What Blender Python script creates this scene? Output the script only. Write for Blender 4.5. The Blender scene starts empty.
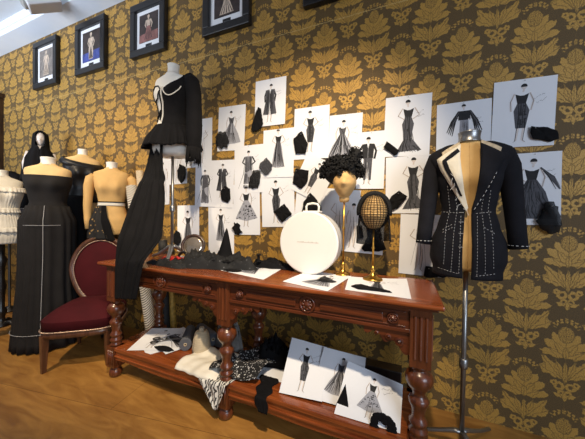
import bpy, bmesh, math, random
from mathutils import Vector, Matrix, noise
PI = math.pi
random.seed(7)
SC = bpy.context.scene
COL = SC.collection

# ------------------------------------------------------------------ camera geometry
CX, CY, FPX = 292.5, 219.5, 264.71
YAW, PITCH, ROLL = .4019, -.01534, .01607
HC, DC = 1.31, 2.0523
FWD = Vector((-math.sin(YAW)*math.cos(PITCH), math.cos(YAW)*math.cos(PITCH), math.sin(PITCH)))
_R = Vector((math.cos(YAW), math.sin(YAW), 0)); _U = _R.cross(FWD)
RX = math.cos(ROLL)*_R + math.sin(ROLL)*_U
RU = -math.sin(ROLL)*_R + math.cos(ROLL)*_U
CAM = Vector((0, -DC, HC))
def wall_pt(u, v, y=0.0):
    r = FWD + RX*(u-CX)/FPX - RU*(v-CY)/FPX
    return CAM + r*((y+DC)/r.y)
def level_pt(u, v, z):
    r = FWD + RX*(u-CX)/FPX - RU*(v-CY)/FPX
    return CAM + r*((z-HC)/r.z)

# ------------------------------------------------------------------ materials
def srgb(r, g, b):
    f = lambda c: ((c/255)/12.92 if c/255 <= .04045 else ((c/255+.055)/1.055)**2.4)
    return (f(r), f(g), f(b), 1)
class E:
    """tiny math-node expression"""
    nt = None
    def __init__(s, sock): s.s = sock
    @staticmethod
    def op(o, *a):
        n = E.nt.nodes.new('ShaderNodeMath'); n.operation = o
        for i, x in enumerate(a):
            if isinstance(x, E): E.nt.links.new(x.s, n.inputs[i])
            else: n.inputs[i].default_value = x
        return E(n.outputs[0])
    def __add__(s, o): return E.op('ADD', s, o)
    __radd__ = __add__
    def __sub__(s, o): return E.op('SUBTRACT', s, o)
    def __rsub__(s, o): return E.op('SUBTRACT', o, s)
    def __mul__(s, o): return E.op('MULTIPLY', s, o)
    __rmul__ = __mul__
    def __truediv__(s, o): return E.op('DIVIDE', s, o)
def mx(a, b): return E.op('MAXIMUM', a, b)
def mn(a, b): return E.op('MINIMUM', a, b)
def step(d, w=.0025):   # 1 where d>0, soft
    n = E.nt.nodes.new('ShaderNodeMapRange'); n.inputs[1].default_value = -w; n.inputs[2].default_value = w
    E.nt.links.new(d.s, n.inputs[0]); return E(n.outputs[0])

def new_mat(name):
    m = bpy.data.materials.new(name); m.use_nodes = True
    nt = m.node_tree; b = nt.nodes['Principled BSDF']
    return m, nt, b
def mat(name, col, rough=.6, metal=0., var=0., scale=8., bump=0., bscale=40., sheen=0., coat=0., stretch=(1,1,1), spec=.5, emis=None):
    m, nt, b = new_mat(name)
    b.inputs['Base Color'].default_value = col
    b.inputs['Roughness'].default_value = rough
    b.inputs['Metallic'].default_value = metal
    b.inputs['Specular IOR Level'].default_value = spec
    if sheen: b.inputs['Sheen Weight'].default_value = sheen
    if coat: b.inputs['Coat Weight'].default_value = coat; b.inputs['Coat Roughness'].default_value = .15
    tc = nt.nodes.new('ShaderNodeTexCoord'); mp = nt.nodes.new('ShaderNodeMapping')
    mp.inputs['Scale'].default_value = stretch
    nt.links.new(tc.outputs['Object'], mp.inputs[0])
    n = nt.nodes.new('ShaderNodeTexNoise'); n.inputs['Scale'].default_value = scale; n.inputs['Detail'].default_value = 4
    nt.links.new(mp.outputs[0], n.inputs[0])
    r = nt.nodes.new('ShaderNodeValToRGB')
    v = var
    r.color_ramp.elements[0].position = .3; r.color_ramp.elements[1].position = .7
    r.color_ramp.elements[0].color = tuple(c*(1-v) for c in col[:3])+(1,)
    r.color_ramp.elements[1].color = tuple(min(1, c*(1+v)) for c in col[:3])+(1,)
    nt.links.new(n.outputs[0], r.inputs[0]); nt.links.new(r.outputs[0], b.inputs['Base Color'])
    if bump:
        n2 = nt.nodes.new('ShaderNodeTexNoise'); n2.inputs['Scale'].default_value = bscale; n2.inputs['Detail'].default_value = 3
        nt.links.new(mp.outputs[0], n2.inputs[0])
        bp = nt.nodes.new('ShaderNodeBump'); bp.inputs['Strength'].default_value = bump; bp.inputs['Distance'].default_value = .01
        nt.links.new(n2.outputs[0], bp.inputs['Height']); nt.links.new(bp.outputs[0], b.inputs['Normal'])
    if emis:
        b.inputs['Emission Color'].default_value = col; b.inputs['Emission Strength'].default_value = emis
    return m

def damask_material():
    m, nt, b = new_mat('damask_wallpaper'); E.nt = nt
    tc = nt.nodes.new('ShaderNodeTexCoord')
    # slight wobble so the woven edges look feathery
    nz = nt.nodes.new('ShaderNodeTexNoise'); nz.inputs['Scale'].default_value = 70; nz.inputs['Detail'].default_value = 1
    nt.links.new(tc.outputs['Object'], nz.inputs[0])
    sb = nt.nodes.new('ShaderNodeVectorMath'); sb.operation = 'SUBTRACT'; sb.inputs[1].default_value = (.5, .5, .5)
    nt.links.new(nz.outputs['Color'], sb.inputs[0])
    sl = nt.nodes.new('ShaderNodeVectorMath'); sl.operation = 'SCALE'; sl.inputs['Scale'].default_value = .018
    nt.links.new(sb.outputs[0], sl.inputs[0])
    ad = nt.nodes.new('ShaderNodeVectorMath'); ad.operation = 'ADD'
    nt.links.new(tc.outputs['Object'], ad.inputs[0]); nt.links.new(sl.outputs[0], ad.inputs[1])
    sp = nt.nodes.new('ShaderNodeSeparateXYZ'); nt.links.new(ad.outputs[0], sp.inputs[0])
    x, z = E(sp.outputs[0]), E(sp.outputs[2])
    PX, PZ = .376, .54
    u = (x - .697)/PX
    aA = E.op('ABSOLUTE', (u - E.op('ROUND', u))*PX)       # mirrored distance from the column axis
    rA = (1.008 - z)/PZ
    vA = E.op('FRACT', rA)*PZ; vB = E.op('FRACT', rA+.5)*PZ
    inA = E.op('LESS_THAN', aA, .094 + .032*E.op('COSINE', (vA-.25)*(2*PI/PZ)))
    a = aA*inA + (PX*.5-aA)*(1.0-inA)
    v0 = vA*inA + vB*(1.0-inA)
    rot = lambda cx, cz, ang: (((a-cx)*math.cos(ang)+(v-cz)*math.sin(ang)), ((v-cz)*math.cos(ang)-(a-cx)*math.sin(ang)))
    v = v0
    def ell(cx, cz, rx, rz, ang=0):
        p, q = rot(cx, cz, ang)
        return 1.0 - E.op('SQRT', E.op('ADD', E.op('POWER', E.op('ABSOLUTE', p/rx), 2.0), E.op('POWER', E.op('ABSOLUTE', q/rz), 2.0)))
    def leaf(cx, cz, L, w, ang, ser=90., vein=.0022):
        # grows from (cx,cz) along angle, serrated outline, dark mid vein
        p, q = rot(cx, cz, ang)
        t = mn(mx(p/L, 0.0), 1.0)
        prof = E.op('SINE', t*PI)*w*(1.0 + .28*E.op('SINE', p*ser))
        d = prof - E.op('ABSOLUTE', q) - .0016
        return mn(d, E.op('ABSOLUTE', q) - vein - .0004) if vein else d
    D = None
    def add(d):
        nonlocal D
        D = d if D is None else mx(D, d)
    def layer(d, gap=.0035):      # a shape laid over the others with a dark outline round it
        nonlocal D
        D = d if D is None else mx(mn(D, 0.0-d-gap), d)
    # drooping outer foliage, then acanthus leaves fanning from the stem foot
    layer(leaf(.060,.270,.066,.020,.75,95,0))
    layer(leaf(.050,.300,.075,.020,.10,95,.0016))
    layer(leaf(.020,.360,.120,.024,-.50,95,.0018))
    layer(leaf(.012,.372,.165,.026,-.93,95,.0018))
    layer(leaf(.003,.375,.130,.013,-1.22,95,.0014))
    layer(ell(.0,.330,.009,.055)*.01, .003)
    # bloom: big ruffled petals outside, smaller ones inside
    for cx, cz, L, w_, an in ((.0,.225,.120,.030,-.12),(.0,.215,.125,.030,-.62),(.0,.200,.120,.028,-1.02)):
        layer(leaf(cx, cz, L, w_, an, 70, 0))
    for cx, cz, L, w_, an in ((.0,.235,.080,.022,-.45),(.0,.225,.085,.022,-.95)):
        layer(leaf(cx, cz, L, w_, an, 90, .0012))
    layer(ell(0,.215,.012,.030)*.014, .003)
    core = ell(0,.105,.034,.044)*.03
    layer(core, .004)
    D = mn(D, mx(0.0-core-.002, (E.op('SINE', (a+v)*430.0)*E.op('SINE', (a-v)*430.0)+.2)*.01))
    # crown of beads
    rr = E.op('SQRT', a*a + (v-.085)*(v-.085))
    ang = E.op('ARCTAN2', a, .085 - v)
    add(mn((.15 + E.op('COSINE', ang*15.0))*.006, mn(.0050 - E.op('ABSOLUTE', rr-.056), (1.2-ang)*.05)))
    add(mn((.15 + E.op('COSINE', ang*19.0))*.006, mn(.0050 - E.op('ABSOLUTE', rr-.070), (1.0-ang)*.05)))
    # scrolls below
    for cx, cz, r, w_ in ((.026,.412,.018,.0065),(.050,.395,.011,.005),(.016,.452,.012,.005)):
        dd = E.op('SQRT', (a-cx)*(a-cx)+(v-cz)*(v-cz))
        layer(w_ - E.op('ABSOLUTE', dd-r), .002)
    layer(leaf(.0,.500,.06,.010,-1.57,90,0), .003)
    layer(leaf(.012,.478,.045,.009,-.5,90,0), .003)
    mask = step(D + .0006, .0018)
    # colours with a slightly worn metallic print
    n3 = nt.nodes.new('ShaderNodeTexNoise'); n3.inputs['Scale'].default_value = 240; n3.inputs['Detail'].default_value = 2
    nt.links.new(tc.outputs['Object'], n3.inputs[0])
    gr = nt.nodes.new('ShaderNodeValToRGB'); gr.color_ramp.elements[0].position = .3; gr.color_ramp.elements[1].position = .7
    gr.color_ramp.elements[0].color = GOLD_A; gr.color_ramp.elements[1].color = GOLD_B
    nt.links.new(n3.outputs[0], gr.inputs[0])
    br = nt.nodes.new('ShaderNodeValToRGB'); br.color_ramp.elements[0].position = .3; br.color_ramp.elements[1].position = .7
    br.color_ramp.elements[0].color = BG_A; br.color_ramp.elements[1].color = BG_B
    nt.links.new(n3.outputs[0], br.inputs[0])
    mixn = nt.nodes.new('ShaderNodeMix'); mixn.data_type = 'RGBA'
    nt.links.new(mask.s, mixn.inputs[0]); nt.links.new(br.outputs[0], mixn.inputs[6]); nt.links.new(gr.outputs[0], mixn.inputs[7])
    # paper joints: a thin pale cut line every metre and at 2.85 m
    ox, oz = E(sp.outputs[0]), E(sp.outputs[2])
    sx = E.op('ABSOLUTE', E.op('WRAP', ox, .5, -.5))
    vj = step(.0022 - sx, .0012)
    hj = step(.0028 - E.op('ABSOLUTE', oz-2.848), .0015)
    m2 = nt.nodes.new('ShaderNodeMix'); m2.data_type = 'RGBA'; m2.inputs[7].default_value = srgb(60, 45, 25)
    nt.links.new((vj*.5).s, m2.inputs[0]); nt.links.new(mixn.outputs[2], m2.inputs[6])
    m3 = nt.nodes.new('ShaderNodeMix'); m3.data_type = 'RGBA'; m3.inputs[7].default_value = srgb(205, 175, 110)
    nt.links.new((hj*.8).s, m3.inputs[0]); nt.links.new(m2.outputs[2], m3.inputs[6])
    nt.links.new(m3.outputs[2], b.inputs['Base Color'])
    nt.links.new((mask*.18).s, b.inputs['Metallic'])
    nt.links.new((.72 - mask*.14).s, b.inputs['Roughness'])
    bp = nt.nodes.new('ShaderNodeBump'); bp.inputs['Strength'].default_value = .35; bp.inputs['Distance'].default_value = .002
    nt.links.new((mask + E(n3.outputs[0])*.5).s, bp.inputs['Height']); nt.links.new(bp.outputs[0], b.inputs['Normal'])
    return m
GOLD_A, GOLD_B = srgb(152,114,48), srgb(208,162,76)
BG_A, BG_B = srgb(74,58,32), srgb(112,86,44)

def wood_material(name, c1, c2, rough=.3, coat=.5, axis='X', scale=6., bump=.05):
    m, nt, b = new_mat(name)
    tc = nt.nodes.new('ShaderNodeTexCoord'); mp = nt.nodes.new('ShaderNodeMapping')
    mp.inputs['Scale'].default_value = {'X': (.6, 9, 9), 'Y': (9, .6, 9), 'Z': (9, 9, .6)}[axis]
    nt.links.new(tc.outputs['Object'], mp.inputs[0])
    n = nt.nodes.new('ShaderNodeTexNoise'); n.inputs['Scale'].default_value = scale; n.inputs['Detail'].default_value = 6; n.inputs['Distortion'].default_value = .6
    nt.links.new(mp.outputs[0], n.inputs[0])
    r = nt.nodes.new('ShaderNodeValToRGB'); r.color_ramp.elements[0].position = .32; r.color_ramp.elements[1].position = .68
    r.color_ramp.elements[0].color = c1; r.color_ramp.elements[1].color = c2
    nt.links.new(n.outputs[0], r.inputs[0]); nt.links.new(r.outputs[0], b.inputs['Base Color'])
    b.inputs['Roughness'].default_value = rough
    b.inputs['Coat Weight'].default_value = coat; b.inputs['Coat Roughness'].default_value = .18
    bp = nt.nodes.new('ShaderNodeBump'); bp.inputs['Strength'].default_value = bump; bp.inputs['Distance'].default_value = .01
    nt.links.new(n.outputs[0], bp.inputs['Height']); nt.links.new(bp.outputs[0], b.inputs['Normal'])
    return m

def floor_material():
    m, nt, b = new_mat('floor_boards')
    tc = nt.nodes.new('ShaderNodeTexCoord'); mp = nt.nodes.new('ShaderNodeMapping')
    mp.inputs['Rotation'].default_value = (0, 0, -.16)
    nt.links.new(tc.outputs['Object'], mp.inputs[0])
    br = nt.nodes.new('ShaderNodeTexBrick'); br.inputs['Scale'].default_value = 1
    br.inputs['Brick Width'].default_value = 1.9; br.inputs['Row Height'].default_value = .62
    br.inputs['Mortar Size'].default_value = .002; br.inputs['Bias'].default_value = 0
    br.inputs['Color1'].default_value = (.9, .9, .9, 1); br.inputs['Color2'].default_value = (1, 1, 1, 1); br.inputs['Mortar'].default_value = (.45, .42, .4, 1)
    nt.links.new(mp.outputs[0], br.inputs['Vector'])
    mp2 = nt.nodes.new('ShaderNodeMapping'); mp2.inputs['Scale'].default_value = (1.1, 4.5, 1); mp2.inputs['Rotation'].default_value = (0, 0, .25)
    nt.links.new(tc.outputs['Object'], mp2.inputs[0])
    n = nt.nodes.new('ShaderNodeTexNoise'); n.inputs['Scale'].default_value = 2.6; n.inputs['Detail'].default_value = 8; n.inputs['Distortion'].default_value = 1.2
    nt.links.new(mp2.outputs[0], n.inputs[0])
    r = nt.nodes.new('ShaderNodeValToRGB'); r.color_ramp.elements[0].position = .3; r.color_ramp.elements[1].position = .72
    r.color_ramp.elements[0].color = srgb(146, 98, 44); r.color_ramp.elements[1].color = srgb(192, 140, 70)
    nt.links.new(n.outputs[0], r.inputs[0])
    mixn = nt.nodes.new('ShaderNodeMix'); mixn.data_type = 'RGBA'; mixn.blend_type = 'MULTIPLY'; mixn.inputs[0].default_value = 1
    nt.links.new(r.outputs[0], mixn.inputs[6]); nt.links.new(br.outputs['Color'], mixn.inputs[7])
    nt.links.new(mixn.outputs[2], b.inputs['Base Color'])
    b.inputs['Roughness'].default_value = .42; b.inputs['Coat Weight'].default_value = .15; b.inputs['Coat Roughness'].default_value = .3
    return m

def lace_material(name, dark, light, scale=60, thr=.35, alpha=False):
    m, nt, b = new_mat(name)
    tc = nt.nodes.new('ShaderNodeTexCoord')
    v = nt.nodes.new('ShaderNodeTexVoronoi'); v.inputs['Scale'].default_value = scale
    nt.links.new(tc.outputs['Object'], v.inputs[0])
    n = nt.nodes.new('ShaderNodeTexNoise'); n.inputs['Scale'].default_value = scale*.5; n.inputs['Detail'].default_value = 3
    nt.links.new(tc.outputs['Object'], n.inputs[0])
    E.nt = nt
    f = step(E(v.outputs['Distance'])*.6 + E(n.outputs[0])*.6 - thr, .03)
    b.inputs['Roughness'].default_value = .8
    if alpha:
        b.inputs['Base Color'].default_value = dark
        nt.links.new((1.0-f*.75).s, b.inputs['Alpha'])
    else:
        mixn = nt.nodes.new('ShaderNodeMix'); mixn.data_type = 'RGBA'
        mixn.inputs[6].default_value = light; mixn.inputs[7].default_value = dark
        nt.links.new(f.s, mixn.inputs[0]); nt.links.new(mixn.outputs[2], b.inputs['Base Color'])
    return m
def stripe_material(name, c1, c2, scale, dist, rot=(0, 0, 0)):
    m, nt, b = new_mat(name)
    tc = nt.nodes.new('ShaderNodeTexCoord'); mp = nt.nodes.new('ShaderNodeMapping'); mp.inputs['Rotation'].default_value = rot
    nt.links.new(tc.outputs['Object'], mp.inputs[0])
    w = nt.nodes.new('ShaderNodeTexWave'); w.inputs['Scale'].default_value = scale; w.inputs['Distortion'].default_value = dist; w.inputs['Detail'].default_value = 2
    w.inputs['Detail Scale'].default_value = 1.5
    nt.links.new(mp.outputs[0], w.inputs[0])
    r = nt.nodes.new('ShaderNodeValToRGB'); r.color_ramp.elements[0].position = .42; r.color_ramp.elements[1].position = .55
    r.color_ramp.elements[0].color = c1; r.color_ramp.elements[1].color = c2
    nt.links.new(w.outputs[0], r.inputs[0]); nt.links.new(r.outputs[0], b.inputs['Base Color'])
    b.inputs['Roughness'].default_value = .8
    return m
def sheer_material(name, col, alpha):
    m, nt, b = new_mat(name)
    b.inputs['Base Color'].default_value = col; b.inputs['Roughness'].default_value = .9; b.inputs['Alpha'].default_value = alpha
    tc = nt.nodes.new('ShaderNodeTexCoord'); n = nt.nodes.new('ShaderNodeTexNoise'); n.inputs['Scale'].default_value = 300
    nt.links.new(tc.outputs['Object'], n.inputs[0]); E.nt = nt
    nt.links.new(mn(E(n.outputs[0])*.9 + (alpha-.45), 1.0).s, b.inputs['Alpha'])
    return m

M = {}
M['wall'] = damask_material()
M['floor'] = floor_material()
M['ceiling'] = mat('ceiling_paint', srgb(186, 188, 190), .9, var=.02, scale=3)
M['cornice'] = mat('cornice_paint', srgb(222, 232, 245), .8, var=.01)
M['table'] = wood_material('mahogany_top', srgb(108, 50, 22), srgb(158, 82, 38), .26, .5, 'X')
M['table_v'] = wood_material('mahogany_turned', srgb(76, 37, 19), srgb(114, 60, 31), .32, .4, 'Z')
M['carve'] = wood_material('mahogany_carved', srgb(70, 32, 16), srgb(106, 52, 25), .34, .4, 'X')
M['darkwood'] = wood_material('dark_walnut', srgb(38, 22, 14), srgb(66, 38, 24), .35, .4, 'Z')
M['chairwood'] = wood_material('chair_walnut', srgb(66, 38, 24), srgb(104, 66, 44), .35, .4, 'Z')
M['blackwood'] = wood_material('ebonised_wood', srgb(16, 13, 12), srgb(32, 26, 22), .35, .3, 'Z')
M['velvet'] = mat('burgundy_velvet', srgb(66, 14, 20), .85, var=.2, scale=5, bump=.1, bscale=120, spec=.2)
M['brass'] = mat('brass', srgb(196, 150, 70), .28, 1., var=.12, scale=10)
M['nail'] = mat('aged_brass', srgb(196, 168, 146), .35, .7)
M['steel'] = mat('brushed_steel', srgb(150, 150, 150), .35, .9, var=.08, scale=30)
M['black'] = mat('black_cloth', srgb(15, 14, 16), .88, var=.25, scale=12, bump=.25, bscale=90, spec=.2)
M['blackdress'] = mat('black_wool_crepe', srgb(34, 32, 32), .85, var=.15, scale=10, bump=.2, bscale=160, spec=.25)
M['blacksatin'] = mat('black_satin', srgb(15, 14, 17), .45, var=.2, scale=12, bump=.15, bscale=60)
M['coat'] = mat('black_coat_wool', srgb(22, 22, 28), .9, var=.2, scale=20, bump=.2, bscale=200, spec=.25)
M['ivory'] = mat('ivory_cotton', srgb(232, 224, 208), .8, var=.05, scale=10, bump=.15, bscale=60)
M['cream'] = mat('cream_canvas', srgb(225, 216, 196), .8, var=.06, scale=14, bump=.2, bscale=90)
M['linen'] = mat('tan_linen', srgb(214, 172, 108), .75, var=.08, scale=12, bump=.12, bscale=220)
M['linen2'] = mat('pale_tan_linen', srgb(222, 188, 132), .75, var=.08, scale=12, bump=.12, bscale=220)
M['headcanvas'] = mat('head_canvas', srgb(206, 166, 108), .8, var=.15, scale=16, bump=.3, bscale=120)
M['white'] = mat('white_vinyl', srgb(238, 234, 228), .4, var=.01)
M['whitelac'] = mat('white_form_paint', srgb(236, 230, 218), .5, var=.02)
M['paper'] = mat('drawing_paper', srgb(228, 229, 234), .85, var=.015, scale=6)
M['ink'] = mat('ink_black', srgb(28, 28, 32), .8, var=.3, scale=40)
M['inkgrey'] = mat('ink_grey', srgb(78, 78, 84), .85, var=.2, scale=60)
M['inklight'] = mat('ink_pale', srgb(158, 159, 168), .85, var=.08, scale=60)
M['skin_ink'] = mat('ink_skin_wash', srgb(214, 204, 200), .85)
M['frame'] = mat('black_frame_lacquer', srgb(24, 24, 26), .35, var=.1)
M['mat'] = mat('mount_board', srgb(226, 226, 228), .85)
M['thread'] = mat('white_thread', srgb(214, 214, 214), .8)
M['rollgrey'] = mat('grey_felt', srgb(84, 86, 92), .9, var=.1, scale=20, bump=.3, bscale=80)
M['rollblack'] = mat('black_brocade', srgb(26, 24, 24), .6, var=.6, scale=30)
M['gold'] = mat('gold_brocade', srgb(176, 138, 62), .5, .3, var=.4, scale=30)
M['beige'] = mat('beige_tweed', srgb(196, 178, 150), .9, var=.2, scale=60, bump=.3, bscale=150)
M['yarn'] = mat('undyed_yarn', srgb(196, 180, 152), .9, var=.15, scale=20, bump=.5, bscale=60, stretch=(1, 1, 14))
M['fluff'] = mat('grey_fluffy_cloth', srgb(108, 104, 100), .95, var=.35, scale=14, bump=.8, bscale=30)
M['red'] = mat('red_silk', srgb(176, 36, 30), .5, var=.15)
M['lace_bw'] = lace_material('black_white_lace', srgb(22, 22, 24), srgb(205, 205, 208), 70, .47)
M['lace_gold'] = lace_material('black_lace_on_tan', srgb(20, 18, 18), srgb(150, 118, 70), 34, .40)
M['lace_dark'] = lace_material('dark_lace', srgb(16, 16, 18), srgb(84, 84, 88), 46, .36)
M['zebra'] = stripe_material('black_white_swirl_print', srgb(60, 58, 58), srgb(222, 218, 208), 16, 9)
M['twill'] = stripe_material('cream_black_diagonal', srgb(112, 106, 98), srgb(224, 216, 202), 17, 1.2, (0, .9, 0))
M['tulle'] = sheer_material('black_tulle', srgb(18, 18, 20), .72)
M['tullegrey'] = sheer_material('grey_tulle', srgb(52, 52, 58), .62)
M['hair'] = mat('black_curls', srgb(14, 13, 14), .75, var=.3, scale=60, bump=.4, bscale=120, spec=.3)
M['lampwhite'] = mat('white_lamp_housing', srgb(200, 200, 202), .5, var=.02)
M['glass_dark'] = mat('frosted_lens', srgb(150, 148, 144), .3)
M['photo_dark'] = mat('photo_dark', srgb(52, 42, 40), .5, var=.5, scale=14)
M['photo_skin'] = mat('photo_pale', srgb(196, 176, 156), .5, var=.25, scale=30)
M['photo_blue'] = mat('photo_blue', srgb(60, 72, 140), .5, var=.4, scale=18)
M['photo_rose'] = mat('photo_rose', srgb(134, 90, 84), .5, var=.4, scale=18)
M['photo_grey'] = mat('photo_grey', srgb(120, 112, 106), .5, var=.4, scale=18)
M['skinwhite'] = mat('white_face', srgb(226, 216, 210), .6)

# ------------------------------------------------------------------ object helpers
def link(name, me, m, parent=None, smooth=False):
    o = bpy.data.objects.new(name, me); COL.objects.link(o)
    for mm in (m if isinstance(m, (list, tuple)) else [m]): me.materials.append(mm)
    if smooth:
        for p in me.polygons: p.use_smooth = True
    if parent: o.parent = parent
    return o
def obj(name, bm, m, parent=None, smooth=False, sub=0, solid=0, bevel=0):
    bmesh.ops.recalc_face_normals(bm, faces=bm.faces[:])
    me = bpy.data.meshes.new(name); bm.to_mesh(me); bm.free()
    o = link(name, me, m, parent, smooth)
    if solid:
        s = o.modifiers.new('Solidify', 'SOLIDIFY'); s.thickness = solid; s.offset = 0
    if bevel:
        s = o.modifiers.new('Bevel', 'BEVEL'); s.width = bevel; s.segments = 2; s.limit_method = 'ANGLE'
    if sub:
        s = o.modifiers.new('Subdiv', 'SUBSURF'); s.levels = sub; s.render_levels = sub
    return o
def tag(o, label, cat, group=None, kind=None):
    o['label'] = label; o['category'] = cat
    if group: o['group'] = group
    if kind: o['kind'] = kind
    return o
def thing(name, label, cat, loc=(0, 0, 0), rz=0., group=None):
    o = bpy.data.objects.new(name, None); COL.objects.link(o)
    o.empty_display_size = .1
    o.location = loc; o.rotation_euler = (0, 0, rz)
    return tag(o, label, cat, group)
def box(bm, x0, x1, y0, y1, z0, z1, mi=0):
    vs = [bm.verts.new((x, y, z)) for x in (x0, x1) for y in (y0, y1) for z in (z0, z1)]
    fs = [(0,1,3,2),(4,6,7,5),(0,4,5,1),(2,3,7,6),(0,2,6,4),(1,5,7,3)]
    for f in fs:
        ff = bm.faces.new([vs[i] for i in f]); ff.material_index = mi
def lathe(bm, prof, c=(0, 0, 0), n=24, sx=1, sy=1, axis='Z', cap=True, mi=0):
    rings = []
    for r, z in prof:
        ring = []
        for i in range(n):
            a = 2*PI*i/n
            p = (r*math.cos(a)*sx, r*math.sin(a)*sy, z)
            if axis == 'Y': p = (p[0], z, p[1])
            if axis == 'X': p = (z, p[0], p[1])
            ring.append(bm.verts.new((p[0]+c[0], p[1]+c[1], p[2]+c[2])))
        rings.append(ring)
    for a, b_ in zip(rings, rings[1:]):
        for i in range(n):
            f = bm.faces.new((a[i], a[(i+1) % n], b_[(i+1) % n], b_[i])); f.material_index = mi
    if cap:
        bm.faces.new(rings[0][::-1]).material_index = mi; bm.faces.new(rings[-1]).material_index = mi
def tube(bm, pts, rad, n=10, cap=True, flat=1.0, mi=0):
    pts = [Vector(p) for p in pts]
    if not isinstance(rad, (list, tuple)): rad = [rad]*len(pts)
    rings = []; prev = None
    for i, p in enumerate(pts):
        t = (pts[min(i+1, len(pts)-1)] - pts[max(i-1, 0)]).normalized()
        if prev is None:
            ref = Vector((0, 0, 1)) if abs(t.z) < .9 else Vector((1, 0, 0))
            s = t.cross(ref).normalized()
        else:
            s = (prev - t*prev.dot(t)).normalized()
        prev = s; w = t.cross(s)
        rings.append([bm.verts.new(p + (s*math.cos(2*PI*k/n) + w*math.sin(2*PI*k/n)*flat)*rad[i]) for k in range(n)])
    for a, b_ in zip(rings, rings[1:]):
        for i in range(n):
            bm.faces.new((a[i], a[(i+1) % n], b_[(i+1) % n], b_[i])).material_index = mi
    if cap:
        bm.faces.new(rings[0][::-1]).material_index = mi; bm.faces.new(rings[-1]).material_index = mi
def grid(bm, fn, nu, nv, closed=False, mi=0):
    rows = [[bm.verts.new(fn(i/(nu-(0 if closed else 1)), j/(nv-1))) for i in range(nu)] for j in range(nv)]
    for j in range(nv-1):
        for i in range(nu if closed else nu-1):
            bm.faces.new((rows[j][i], rows[j][(i+1) % nu], rows[j+1][(i+1) % nu], rows[j+1][i])).material_index = mi
    return rows
def ellipsoid(bm, c, r, nu=20, nv=12, jit=0., mi=0):
    top = None
    prof = [(math.sin(PI*j/nv), math.cos(PI*j/nv)) for j in range(nv+1)]
    rings = []
    for s, cc in prof[1:-1]:
        rings.append([bm.verts.new((c[0]+r[0]*s*math.cos(2*PI*i/nu), c[1]+r[1]*s*math.sin(2*PI*i/nu), c[2]+r[2]*cc)) for i in range(nu)])
    t = bm.verts.new((c[0], c[1], c[2]+r[2])); bt = bm.verts.new((c[0], c[1], c[2]-r[2]))
    for i in range(nu):
        bm.faces.new((t, rings[0][i], rings[0][(i+1) % nu])).material_index = mi
        bm.faces.new((bt, rings[-1][(i+1) % nu], rings[-1][i])).material_index = mi
    for a, b_ in zip(rings, rings[1:]):
        for i in range(nu):
            bm.faces.new((a[i], b_[i], b_[(i+1) % nu], a[(i+1) % nu])).material_index = mi
def lerp_tab(tab, z):
    if z <= tab[0][0]: return tab[0][1:]
    for a, b_ in zip(tab, tab[1:]):
        if z <= b_[0]:
            t = (z-a[0])/(b_[0]-a[0]); t = t*t*(3-2*t)*.5 + t*.5
            return [p+(q-p)*t for p, q in zip(a[1:], b_[1:])]
    return tab[-1][1:]

# ------------------------------------------------------------------ dress form torso (front is -Y locally, z = 0 at the bottom of the torso)
TORSO = [(0, .150, .110), (.06, .172, .122), (.14, .172, .122), (.24, .135, .100), (.32, .112, .088), (.40, .125, .095), (.50, .150, .108),
         (.57, .158, .100), (.62, .165, .082), (.645, .158, .070), (.665, .120, .060), (.685, .066, .054), (.70, .052, .050), (.77, .050, .050)]
def torso_pt(th, z, off=0., bust=1., tab=TORSO):
    W, D = lerp_tab(tab, z); n = 2.35
    W += off; D += off
    s, c = math.sin(th), math.cos(th)
    x = W*math.copysign(abs(s)**(2/n), s); y = -D*math.copysign(abs(c)**(2/n), c)
    if c > 0:
        y -= bust*.042*c*(math.exp(-((x-.072)**2/.0032+(z-.485)**2/.0042)) + math.exp(-((x+.072)**2/.0032+(z-.485)**2/.0042)))
    return Vector((x, y, z))
def front_pt(x, z, off=.0, bust=1.):
    W, D = lerp_tab(TORSO, z)
    W += off; s = max(-1, min(1, x/W)); n = 2.35
    th = math.asin(math.copysign(abs(s)**(n/2), s))
    return torso_pt(th, z, off, bust)
def torso_mesh(bm, z0=0., z1=.70, bust=1., off=0.):
    nz = int((z1-z0)/.018)+2
    rows = [[bm.verts.new(torso_pt(2*PI*i/40, z0+(z1-z0)*j/(nz-1), off, bust)) for i in range(40)] for j in range(nz)]
    for a, b_ in zip(rows, rows[1:]):
        for i in range(40): bm.faces.new((a[i], a[(i+1) % 40], b_[(i+1) % 40], b_[i]))
    bm.faces.new(rows[0][::-1]); bm.faces.new(rows[-1])
def shell(bm, z0, z1, off, a0=0., a1=2*PI, nz=20, na=60, foldn=0, folda=0., flare=None, bust=1., seed=0):
    """cloth layer around the torso; a0/a1 may be functions of z"""
    f0 = a0 if callable(a0) else (lambda z: a0); f1 = a1 if callable(a1) else (lambda z: a1)
    full = not callable(a0) and abs(a1-a0-2*PI) < 1e-6
    def fn(u, v):
        z = z0+(z1-z0)*v
        th = f0(z)+(f1(z)-f0(z))*u
        o = off + (flare(z) if flare else 0)
        o += folda*(1-v)*(.5+.5*math.sin(foldn*th+seed+2*math.sin(3*th)))
        return torso_pt(th, z, o, bust)
    grid(bm, fn, na, nz, closed=full)
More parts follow.
